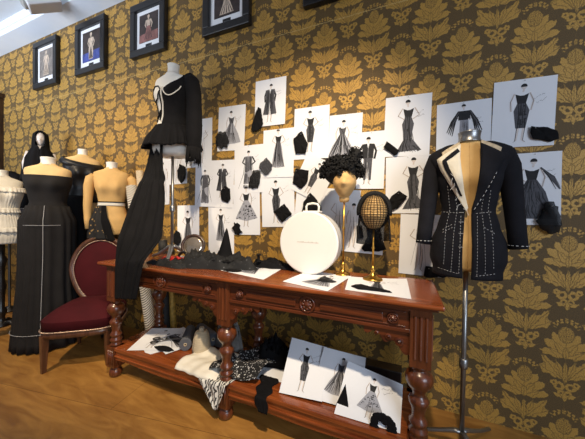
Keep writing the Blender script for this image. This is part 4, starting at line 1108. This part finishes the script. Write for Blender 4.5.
# sheer cup outline on the bare side
bm = bmesh.new()
surf_tube(bm, [(-.128, .52), (-.10, .555), (-.05, .55), (-.02, .515)], .0045, .006, 8); surf_tube(bm, [(-.128, .52), (-.122, .46), (-.085, .425), (-.045, .445), (-.02, .515)], .0045, .006, 8)
surf_tube(bm, [(-.02, .515), (-.03, .40), (-.05, .28)], .0045, .006, 8); surf_tube(bm, [(-.085, .425), (-.075, .33), (-.085, .27)], .004, .006, 8); surf_tube(bm, [(-.125, .35), (-.10, .31), (-.06, .325), (-.04, .36)], .009, .006, 8)
obj('boning', bm, M['black'], J, True)
bm = bmesh.new(); surf_tube(bm, [(-.004, .53), (-.008, .40), (-.02, .26)], .005, .014, 8); obj('front_tape', bm, M['ivory'], J, True)
# train: hangs from the left hip, falls over the table end to the floor side
bm = bmesh.new()
A0, A1 = wall_pt(155, 140, -.34), wall_pt(166, 133, -.50)
def trn(u, v):
    keyL = [wall_pt(156, 133, -.36), wall_pt(148, 165, -.45), wall_pt(134, 200, -.60), wall_pt(120, 240, -.74), wall_pt(118, 262, -.765), wall_pt(117, 298, -.77)]
    keyR = [wall_pt(164, 133, -.47), wall_pt(164.5, 165, -.48), wall_pt(169, 200, -.54), wall_pt(166, 238, -.64), wall_pt(147, 262, -.765), wall_pt(138, 299, -.77)]
    def al(k, t):
        t *= len(k)-1; i = min(int(t), len(k)-2); f = t-i; return k[i].lerp(k[i+1], f)
    p = al(keyL, v).lerp(al(keyR, v), u)
    amp = .028*math.sin(PI*min(1, v*3+.15)) if v < .3 else .026
    d = amp*math.sin(u*2*PI*2.6+2.2*v)
    p += Vector((.35*d, -abs(d)*.9-.004, 0))
    q = Matrix.Rotation(-JY, 4, 'Z') @ (p-Vector((-1.845, -.36, fz0))); return q
grid(bm, trn, 46, 50); tr = obj('train', bm, M['black'], J, True, solid=.004)
s_ = tr.modifiers.new('Subdiv', 'SUBSURF'); s_.levels = 1; s_.render_levels = 1

# ------------------------------------------------------------------ coat on its form at the right
cz0 = 1.03; cxx, cyy = .318, -.32
F2 = thing('dress_form', 'tan linen dress form on a steel floor stand inside the black coat', 'dress form', (cxx, cyy, 0), -.12)
bm = bmesh.new(); torso_mesh(bm, 0, .70); o = obj('torso', bm, M['linen'], F2, True); o.location.z = cz0; o.scale = (.87, .87, 1)
n_ = neck_cap(F2, M['steel'], .70, .055, .052); n_.location.z = cz0
tripod(F2, M['steel'], cz0+.02, .0125, .30)
bm = bmesh.new(); surf_tube(bm, [(0, .69), (0, .02)], .0015, .001, 5); surf_tube(bm, [(-.13, .32), (.13, .32)], .0018, .001, 5); o = obj('seam_tape', bm, M['headcanvas'], F2, True); o.location.z = cz0; o.scale = (.87, .87, 1)
G = thing('tailored_coat', 'black tailored coat with white basting stitches and one cream lapel', 'coat', (cxx, cyy, cz0), -.12); G.scale = (.87, .87, 1)
def op_l(z):   # opening half angle on the viewer's right front edge
    return .06 if z < .33 else .06+((z-.33)/.35)**1.1*.62
def op_r(z): return 2*PI-(.10 if z < .33 else .10+((z-.33)/.35)**1.1*.62)
bm = bmesh.new()
def coatf(u, v):
    z = -.035+.715*v; th = op_l(z)+(op_r(z)-op_l(z))*u
    fl = .020+.05*max(0, (.20-z))*(1.2+.3*math.sin(7*th))
    zz = max(z, 0.0)
    p = torso_pt(th, zz, .018+fl*.5+(.030*max(0, min(1, (z-.52)/.08)) if z > .52 else 0)*abs(math.sin(th))**2, .9)
    p.z = z; return p
grid(bm, coatf, 90, 46); obj('coat_body', bm, M['coat'], G, True, solid=.006)
for s in (-1, 1):
    bm = bmesh.new()
    tube(bm, [(s*.140, .0, .640), (s*.178, .0, .612), (s*.200, -.005, .55), (s*.214, -.012, .45), (s*.226, -.022, .34), (s*.238, -.04, .22), (s*.246, -.055, .13)], [.046, .058, .060, .055, .050, .047, .046], 22)
    sl = obj('sleeve', bm, M['coat'], G, True)
    bm = bmesh.new(); c = Vector((s*.2445, -.052, .148)); N_ = 26
    for k in range(0, N_, 2):
        a, b_ = 2*PI*k/N_, 2*PI*(k+1)/N_
        tube(bm, [c+Vector((.0485*math.cos(q), .0485*math.sin(q), 0)) for q in (a, b_)], .0015, 5)
    obj('cuff_stitches', bm, M['thread'], sl)
OFF = .036
bm = bmesh.new()
patch(bm, [(-.176,.598),(-.160,.550),(-.112,.47),(-.062,.39),(-.012,.315)], [(-.050,.675),(-.052,.60),(-.045,.53),(-.030,.43),(-.005,.335)], OFF); lp = obj('cream_lapel', bm, M['cream'], G, True, solid=.004)
bm = bmesh.new(); patch(bm, [(-.146,.582),(-.130,.540),(-.088,.465),(-.048,.395)], [(-.126,.594),(-.108,.545),(-.070,.465),(-.036,.395)], OFF+.005)
patch(bm, [(-.146,.586),(-.105,.620),(-.066,.650)], [(-.130,.580),(-.092,.602),(-.054,.632)], OFF+.005); obj('lapel_band', bm, M['coat'], lp, True, solid=.003)
bm = bmesh.new(); patch(bm, [(.048,.675),(.050,.60),(.045,.53),(.034,.43),(.018,.32)], [(.165,.60),(.150,.555),(.115,.48),(.075,.40),(.022,.31)], OFF); lp2 = obj('black_lapel', bm, M['coat'], G, True, solid=.004)
bm = bmesh.new(); surf_tube(bm, [(.160,.59),(.145,.55),(.110,.478),(.070,.40),(.025,.325)], .0013, OFF+.004, 5, dash=2); obj('lapel_stitches', bm, M['thread'], lp2, True)
for s in (-1, 1):       # undercollar canvas lying on both shoulders
    bm = bmesh.new()
    patch(bm, [(s*.055,.690),(s*.075,.680),(s*.120,.655),(s*.150,.635)], [(s*.050,.665),(s*.075,.655),(s*.115,.625),(s*.140,.600)], OFF-.006); obj('collar_canvas', bm, M['beige'], G, True, solid=.005)
def cst(pts, dash=2):   # stitches on the coat surface
    P_ = []
    for (x0, z0), (x1, z1) in zip(pts, pts[1:]):
        k = max(2, int(math.hypot(x1-x0, z1-z0)/.008))
        for i in range(k):
            x, z = x0+(x1-x0)*i/k, z0+(z1-z0)*i/k
            fl = .020+.05*max(0, (.20-z))*1.2
            p = front_pt(x, max(z, 0), .018+fl*.5+.0045, .9); p.z = z; P_.append(p)
    bm = bmesh.new()
    for i in range(0, len(P_)-1, dash): tube(bm, P_[i:i+2], .0009, 5)
    obj('basting_stitch', bm, M['thread'], G, True)
cst([(-.155,.005),(-.035,-.012)]); cst([(.040,-.014),(.150,.006)]); cst([(-.150,.315),(-.040,.305)]); cst([(.035,.305),(.120,.315)])
cst([(-.085,.0),(-.075,.20),(-.060,.33),(-.075,.42)]); cst([(-.125,.03),(-.118,.22),(-.098,.33),(-.115,.46)]); cst([(-.045,-.01),(-.040,.30)])
cst([(.085,.0),(.078,.20),(.062,.33),(.072,.42)]); cst([(.125,.03),(.115,.22),(.095,.33),(.105,.44)]); cst([(.045,-.01),(.042,.30)])
cst([(-.135,.20),(-.075,.235)]); cst([(.075,.235),(.135,.20)]); cst([(-.135,.215),(-.080,.25)])
for z in (.31, .26, .20, .13): cst([(-.050, z), (-.018, z)], 1)
bm = bmesh.new(); R_ = random.Random(2)
for k in range(9):
    p = front_pt(-.03-.01*k, .33+.026*k, OFF+.008); tube(bm, [p, p+Vector((R_.uniform(-.02, .02), -.012, -.01)), p+Vector((R_.uniform(-.03, .03), -.010, -.035))], .0011, 5)
obj('loose_threads', bm, M['thread'], G)

# ------------------------------------------------------------------ forms at the left
def arms(parent, m, z, up=.0):
    for s in (-1, 1):
        bm = bmesh.new(); tube(bm, [(s*.150, 0, z+.600), (s*.182, 0, z+.575), (s*.200, .0, z+.50), (s*.205, .0, z+.40), (s*.207, -.01, z+.30), (s*.200, -.03, z+.16), (s*.192, -.05, z+.06)], [.045, .050, .047, .041, .038, .032, .024], 18)
        obj('arm', bm, m, parent, True)
def face_cam(x, y, extra=0.): return math.atan2(x, -(-(DC)-y))*1.0 + extra if False else -math.atan2(-x, y+DC)*-1+extra
def yaw_to_cam(x, y, extra=0.):
    # local -Y turned toward the camera
    dx, dy = 0-x, -DC-y
    return math.atan2(dx, -dy)+extra
# black strapless dress
px, py = -3.24, -.59; ry = yaw_to_cam(px, py, -.30)
D1 = thing('dress_form', 'tan dress form with white neck cap wearing the strapless black dress', 'dress form', (px, py, 0), ry); D1.scale = (1.10, 1.08, 1)
dz = 1.08
bm = bmesh.new(); torso_mesh(bm, 0, .70); o = obj('torso', bm, M['linen2'], D1, True); o.location.z = dz
n_ = neck_cap(D1, M['whitelac'], .69, .07, .053); n_.location.z = dz
bm = bmesh.new(); lathe(bm, [(.16, 0), (.16, .02), (.03, .04), (.014, .06), (.014, dz+.01)], n=24); obj('stand', bm, M['blackwood'], D1, True)
G1 = thing('strapless_dress', 'floor length strapless black dress with white stitch lines at left', 'dress', (px, py, 0), ry); G1.scale = (1.10, 1.08, 1)
bm = bmesh.new(); shell(bm, .27, .575, .010, 0, 2*PI, 22, 64, bust=.8); o = obj('bodice', bm, M['blackdress'], G1, True, solid=.004); o.location.z = dz
bm = bmesh.new(); skirt(bm, dz+.285, .012, (.128, .104), (.235, .215), folds=19, amp=.010, seed=1, dz=dz); o = obj('skirt', bm, M['blackdress'], G1, True, solid=.004)
bm = bmesh.new()
for z in (dz+.10, .18):
    k = (dz+.285-z)/(dz+.273); kk = k**.8; w, d = .128+(.235-.128)*kk+.020, max(.104+(.215-.104)*kk, .152 if z > dz else 0)+.022
    tube(bm, [(w*math.sin(a), -d*math.cos(a), z) for a in [-1.6+3.2*i/40 for i in range(41)]], .0013, 5)
tube(bm, [((.014), -(max(.104+(.215-.104)*(k**.8), lerp_tab(TORSO, max(.285-(dz+.273)*k, .08))[1]+.03)+.013), dz+.285-(dz+.273)*k) for k in [i/30 for i in range(31)]], .0014, 5)
obj('stitch_lines', bm, M['thread'], G1)
# bare tan form with arms
px, py = -2.87, -.215; ry = yaw_to_cam(px, py, -.20)
D2 = thing('dress_form', 'tan dress form with both arms and a white waistband behind the chair', 'dress form', (px, py, 0), ry)
dz = 1.08
bm = bmesh.new(); torso_mesh(bm, 0, .70); o = obj('torso', bm, M['linen'], D2, True); o.location.z = dz
arms(D2, M['linen'], dz); n_ = neck_cap(D2, M['whitelac'], .69, .07, .050); n_.location.z = dz
bm = bmesh.new(); lathe(bm, [(.09, 0), (.09, .02), (.03, .04), (.014, .06), (.014, dz+.01)], n=24); obj('stand', bm, M['blackwood'], D2, True)
bm = bmesh.new(); shell(bm, .30, .335, .006, 0, 2*PI, 4, 64, bust=0); o = obj('waist_tape', bm, M['ivory'], D2, True, solid=.003); o.location.z = dz
bm = bmesh.new(); shell(bm, .333, .343, .009, 0, 2*PI, 3, 64, bust=0); o2 = obj('black_edge', bm, M['black'], o, True, solid=.004)
G2 = thing('lace_skirt', 'black lace skirt panel pinned on the left hip of the armed tan form', 'garment', (px, py, dz), ry)
bm = bmesh.new()
def lsk(u, v):
    th = -1.5+1.05*u-.0*v; z = .30-.34*v; th2 = th-.0+(.45*v)*u
    p = torso_pt(th2, max(z, .06), .012+.02*v+.006*math.sin(16*th)); p.z = z; return p
grid(bm, lsk, 40, 24); obj('lace_panel', bm, M['lace_gold'], G2, True, solid=.002)
bm = bmesh.new()
def lsk2(u, v):
    z = .30-.36*v; th = -.46+.30*u+v*.42
    p = torso_pt(th, max(z, .06), .016+.01*v); p.z = z; return p
grid(bm, lsk2, 14, 24); obj('black_panel', bm, M['black'], G2, True, solid=.003)
# off-shoulder black bodice form behind
px, py = -3.36, -.225; ry = yaw_to_cam(px, py, .15)
D3 = thing('dress_form', 'pale necked dress form behind the others in a black off shoulder bodice', 'dress form', (px, py, 0), ry)
dz = 1.25
bm = bmesh.new(); torso_mesh(bm, 0, .70); o = obj('torso', bm, M['linen2'], D3, True); o.location.z = dz
n_ = neck_cap(D3, M['whitelac'], .69, .075, .044); n_.location.z = dz
bm = bmesh.new(); lathe(bm, [(.11, 0), (.11, .02), (.03, .04), (.014, .06), (.014, dz+.01)], n=24); obj('stand', bm, M['blackwood'], D3, True)
G3 = thing('off_shoulder_bodice', 'black off shoulder bodice behind the strapless dress', 'garment', (px, py, dz), ry)
bm = bmesh.new(); shell(bm, .22, .585, .012, 0, 2*PI, 20, 64); obj('bodice', bm, M['blacksatin'], G3, True, solid=.004)
bm = bmesh.new()
def band(u, v):
    th = 2*PI*u; z = .635-.075*v-.035*math.cos(th)-.02*math.sin(th)
    p = torso_pt(th, .60, .014+.022*math.sin(PI*v), .3); p.z = z; return p
grid(bm, band, 70, 8, closed=True); obj('shoulder_band', bm, M['blacksatin'], G3, True, solid=.004)
bm = bmesh.new(); skirt(bm, .24, -.45, (.142, .112), (.19, .16), folds=9, amp=.01, seed=5, dz=0)
for f in [f for f in bm.faces if f.calc_center_median().x > .03 and f.calc_center_median().z < .16 and f.calc_center_median().y < 0 and f.calc_center_median().z > -.02]: bm.faces.remove(f)
obj('skirt', bm, M['black'], G3, True, solid=.003)
# white corseted form at the left edge
px, py = -3.88, -.70; ry = yaw_to_cam(px, py, .1)
D4 = thing('dress_form', 'white dress form on a carved black stand at the left edge', 'dress form', (px, py, 0), ry)
dz = .98
bm = bmesh.new(); torso_mesh(bm, 0, .70); o = obj('torso', bm, M['cream'], D4, True); o.location.z = dz
n_ = neck_cap(D4, M['whitelac'], .69, .06, .052); n_.location.z = dz
bm = bmesh.new(); lathe(bm, [(.07,.10),(.07,.12),(.035,.15),(.030,.2),(.045,.24),(.045,.27),(.028,.30),(.030,.45),(.042,.52),(.028,.60),(.030,.72),(.05,.80),(.03,.84),(.03,dz+.01)], n=24); obj('pole', bm, M['blackwood'], D4, True)
for k in range(4):
    a = PI/4+PI/2*k; bm = bmesh.new(); tube(bm, [(math.cos(a)*q, math.sin(a)*q, z) for q, z in ((.02, .13), (.08, .14), (.14, .10), (.18, .04), (.21, .018))], [.025, .024, .022, .018, .018], 10); obj('leg', bm, M['blackwood'], D4, True)
G4 = thing('ivory_bodice', 'pleated ivory strapless bodice on the form at the left edge', 'garment', (px, py, dz), ry)
bm = bmesh.new(); shell(bm, -.01, .57, .012, 0, 2*PI, 34, 150, bust=1.05)
for v_ in bm.verts:
    a = math.atan2(v_.co.x, -v_.co.y); k = .003*math.sin(a*40); v_.co.x += k*math.sin(a); v_.co.y -= k*math.cos(a)
obj('bodice', bm, M['ivory'], G4, True, solid=.003)
for zc in (.575, .36, .16):
    bm = bmesh.new()
    def ruf(u, v):
        th = 2*PI*u; z = zc-.05*v; p = torso_pt(th, z, .018+.014*v+.006*math.sin(30*th)*v, 1.); p.z = z; return p
    grid(bm, ruf, 160, 5, closed=True); obj('ruffle', bm, M['ivory'], G4, True, solid=.002)
# black clad shape cut by the left edge
px, py = -4.68, -.30
D5 = thing('dress_form', 'black covered dress form cut off by the left edge', 'dress form', (px-.12, py, 0), .7)
dz = 1.13
bm = bmesh.new(); torso_mesh(bm, 0, .70); o = obj('torso', bm, M['black'], D5, True); o.location.z = dz
bm = bmesh.new(); lathe(bm, [(.14, 0), (.14, .02), (.014, .05), (.014, dz+.01)], n=20); obj('stand', bm, M['blackwood'], D5, True)
# small hooded mannequin on a plinth
px, py = -4.12, -.27; ry = yaw_to_cam(px, py, -.1); pz = 1.34
t = thing('display_plinth', 'tall dark plinth carrying the small hooded mannequin', 'plinth', (px, py, 0))
bm = bmesh.new(); box(bm, -.13, .13, -.13, .13, 0, .06); box(bm, -.10, .10, -.10, .10, .06, pz-.04); box(bm, -.14, .14, -.14, .14, pz-.04, pz); obj('column', bm, M['darkwood'], t, bevel=.006)
t = thing('miniature_mannequin', 'small white faced mannequin in a black hooded cape and long skirt', 'mannequin', (px, py, pz), ry)
bm = bmesh.new(); 
sk = [(0, .20, .17), (.30, .14, .12), (.48, .075, .062), (.60, .105, .075), (.69, .10, .06), (.72, .04, .036), (.78, .030, .030)]
grid(bm, lambda u, v: Vector((lerp_tab(sk, .78*v)[0]*math.sin(2*PI*u), -lerp_tab(sk, .78*v)[1]*math.cos(2*PI*u), .78*v)), 36, 26, closed=True)
for s in (-1, 1): tube(bm, [(s*.10, 0, .68), (s*.135, -.01, .55), (s*.125, -.05, .40), (s*.10, -.07, .30)], [.034, .028, .024, .018], 12)
obj('body', bm, M['skinwhite'], t, True)
bm = bmesh.new(); head_shape(bm, (0, -.022, .845), .66); obj('head', bm, M['skinwhite'], t, True)
bm = bmesh.new(); skirt(bm, .50, 0.004, (.09, .078), (.24, .21), folds=13, amp=.012, seed=2); obj('skirt', bm, M['black'], t, True, solid=.003)
bm = bmesh.new()
cp = [(.34, .175, .13), (.45, .165, .12), (.60, .150, .10), (.68, .115, .09), (.74, .080, .085), (.82, .078, .088), (.90, .072, .080), (.945, .040, .045), (.955, .010, .012)]
def cape(u, v):
    z = .34+.615*v; W, D_ = lerp_tab(cp, z); g = .42 if .76 < z < .93 else (.42*max(0, 1-abs(z-.85)/.14))
    th = g*1.3+(2*PI-2.6*g)*u
    f = .008*math.sin(11*th)*(1-v)
    return Vector(((W+f)*math.sin(th), -(D_+f)*math.cos(th), z))
grid(bm, cape, 60, 34); obj('hooded_cape', bm, M['black'], t, True, solid=.004)

# ------------------------------------------------------------------ burgundy chair
C0 = thing('side_chair', 'low burgundy velvet chair with round back and brass nails', 'chair', (-2.643, -.557, 0), .693)
sw, sd = .285, .275
def seat_out(a, k=1.):   # rounded trapezoid outline
    s, c = math.sin(a), math.cos(a); n = 4.
    x = math.copysign(abs(s)**(2/n), s)*sw; y = -math.copysign(abs(c)**(2/n), c)*sd
    return x*(1.0-.10*(y+sd)/(2*sd))*k, y*k
bm = bmesh.new()
def st(u, v):
    a = 2*PI*u; k = 1-v; x, y = seat_out(a, min(1, k*1.0))
    return Vector((x, y, .415+.105*(1-k**3.0)))
grid(bm, st, 56, 18, closed=True); bmesh.ops.remove_doubles(bm, verts=bm.verts[:], dist=.0008)
lo = [bm.verts.new((seat_out(2*PI*i/56)[0], seat_out(2*PI*i/56)[1], .325)) for i in range(56)]; up = [bm.verts.new((seat_out(2*PI*i/56)[0]*1.01, seat_out(2*PI*i/56)[1]*1.01, .416)) for i in range(56)]
for i in range(56): bm.faces.new((lo[i], lo[(i+1) % 56], up[(i+1) % 56], up[i]))
bm.faces.new(lo[::-1]); obj('seat', bm, M['velvet'], C0, True)
bm = bmesh.new()
for i in range(0, 140):
    x, y = seat_out(2*PI*i/140, 1.026); ellipsoid(bm, (x, y, .336), (.0065, .0065, .0065), 6, 4)
tube(bm, [Vector((seat_out(2*PI*i/80, 1.02)[0], seat_out(2*PI*i/80, 1.02)[1], .336)) for i in range(81)], .006, 6, cap=False)
obj('nail_trim', bm, M['nail'], C0, True)
bm = bmesh.new()
grid(bm, lambda u, v: Vector((seat_out(2*PI*u, .99)[0], seat_out(2*PI*u, .99)[1], .285+.042*v)), 56, 3, closed=True); o = obj('seat_rail', bm, M['chairwood'], C0, True, solid=.012)
for sx in (-1, 1):
    bm = bmesh.new(); tube(bm, [(sx*.225, -.225, .30), (sx*.225, -.225, .20), (sx*.228, -.228, .0)], [.034, .031, .021], 4); obj('leg', bm, M['chairwood'], C0)
    bm = bmesh.new(); tube(bm, [(sx*.175, .215, .30), (sx*.18, .235, .15), (sx*.19, .285, .0)], [.024, .020, .015], 8); obj('leg', bm, M['chairwood'], C0)
tilt = .17
def back_pt(a, k, dpt=0.):   # balloon back: rounder at the top and pinched at the bottom
    s, c = math.sin(a), math.cos(a)
    w = .245*(1-.20*max(0, -c)**1.0); h = .305
    x = w*s*k; z = .42+.33+h*c*k*(1 if c > 0 else 1.08)
    return Vector((x, .205+(z-.42)*tilt+dpt-.02*(1-(x/.25)**2), z))
bm = bmesh.new(); tube(bm, [back_pt(2*PI*i/48, 1.0) for i in range(49)], .024, 10, cap=False); 
tube(bm, [back_pt(PI-.55, 1.0), Vector((.14, .215, .36)), Vector((.16, .212, .30))], [.022, .022, .022], 8); tube(bm, [back_pt(PI+.55, 1.0), Vector((-.14, .215, .36)), Vector((-.16, .212, .30))], [.022, .022, .022], 8)
obj('back_frame', bm, M['chairwood'], C0, True)
bm = bmesh.new(); grid(bm, lambda u, v: back_pt(2*PI*u, (1-v)*.93, -.012-.030*(1-(1-v)**2)), 48, 12, closed=True); bmesh.ops.remove_doubles(bm, verts=bm.verts[:], dist=.0008)
grid(bm, lambda u, v: back_pt(2*PI*u, (1-v)*.93, .016), 48, 6, closed=True); bmesh.ops.remove_doubles(bm, verts=bm.verts[:], dist=.0008)
bk = obj('backrest', bm, M['velvet'], C0, True)
bm = bmesh.new()
for i in range(96): ellipsoid(bm, back_pt(2*PI*i/96, .905, -.024), (.0065, .0065, .0065), 6, 4)
tube(bm, [back_pt(2*PI*i/96, .905, -.024) for i in range(97)], .004, 6, cap=False)
obj('nail_trim', bm, M['nail'], bk, True)

# ------------------------------------------------------------------ light
w = bpy.data.worlds.new('room'); SC.world = w; w.use_nodes = True
bg = w.node_tree.nodes['Background']; bg.inputs[0].default_value = (.62, .75, 1, 1); bg.inputs[1].default_value = WORLD = .15
def look(o, tgt): o.rotation_euler = (Vector(tgt)-o.location).to_track_quat('-Z', 'Y').to_euler()
def spot(loc, tgt, e, ang, blend, col, r=.05):
    l = bpy.data.lights.new('spot_lamp', 'SPOT'); l.energy = e; l.spot_size = math.radians(ang); l.spot_blend = blend; l.color = col; l.shadow_soft_size = r
    o = bpy.data.objects.new('spot_lamp', l); COL.objects.link(o); o.location = loc; look(o, tgt); return o
def area(loc, tgt, e, sx, sy, col, spread=180):
    l = bpy.data.lights.new('daylight_area', 'AREA'); l.shape = 'RECTANGLE'; l.size = sx; l.size_y = sy; l.energy = e; l.color = col
    l.spread = math.radians(spread)
    o = bpy.data.objects.new('daylight_area', l); COL.objects.link(o); o.location = loc; look(o, tgt); return o
spot((.1, -2.15, 3.55), (-.95, -.2, 1.15), 600, 58, .9, (1, .82, .58), .05)
spot((-2.2, -2.6, 3.6), (-3.1, -.4, 1.3), 430, 66, .85, (1, .80, .54), .06)
area((3.4, -4.2, 2.2), (-.3, -.2, 1.3), 130, 2.2, 2.2, (.72, .84, 1))
area((-5.0, -4.6, 1.7), (-4.9, -.6, 3.9), 105, 3.5, 1.8, (.80, .88, 1), 80)  # added daylight lamp, aimed up with narrowed spread to brighten the ceiling

# ------------------------------------------------------------------ camera
cam = bpy.data.cameras.new('camera'); co = bpy.data.objects.new('camera', cam); COL.objects.link(co); SC.camera = co
cam.sensor_fit = 'HORIZONTAL'; cam.sensor_width = 36; cam.lens = 36*FPX/585; cam.clip_start = .02
mw = Matrix(((RX.x, RU.x, -FWD.x, CAM.x), (RX.y, RU.y, -FWD.y, CAM.y), (RX.z, RU.z, -FWD.z, CAM.z), (0, 0, 0, 1)))
co.matrix_world = mw
vs = SC.view_settings; vs.view_transform = 'Standard'; vs.look = 'None'; vs.exposure = 0.0; vs.gamma = 1.0; vs.use_curve_mapping = False
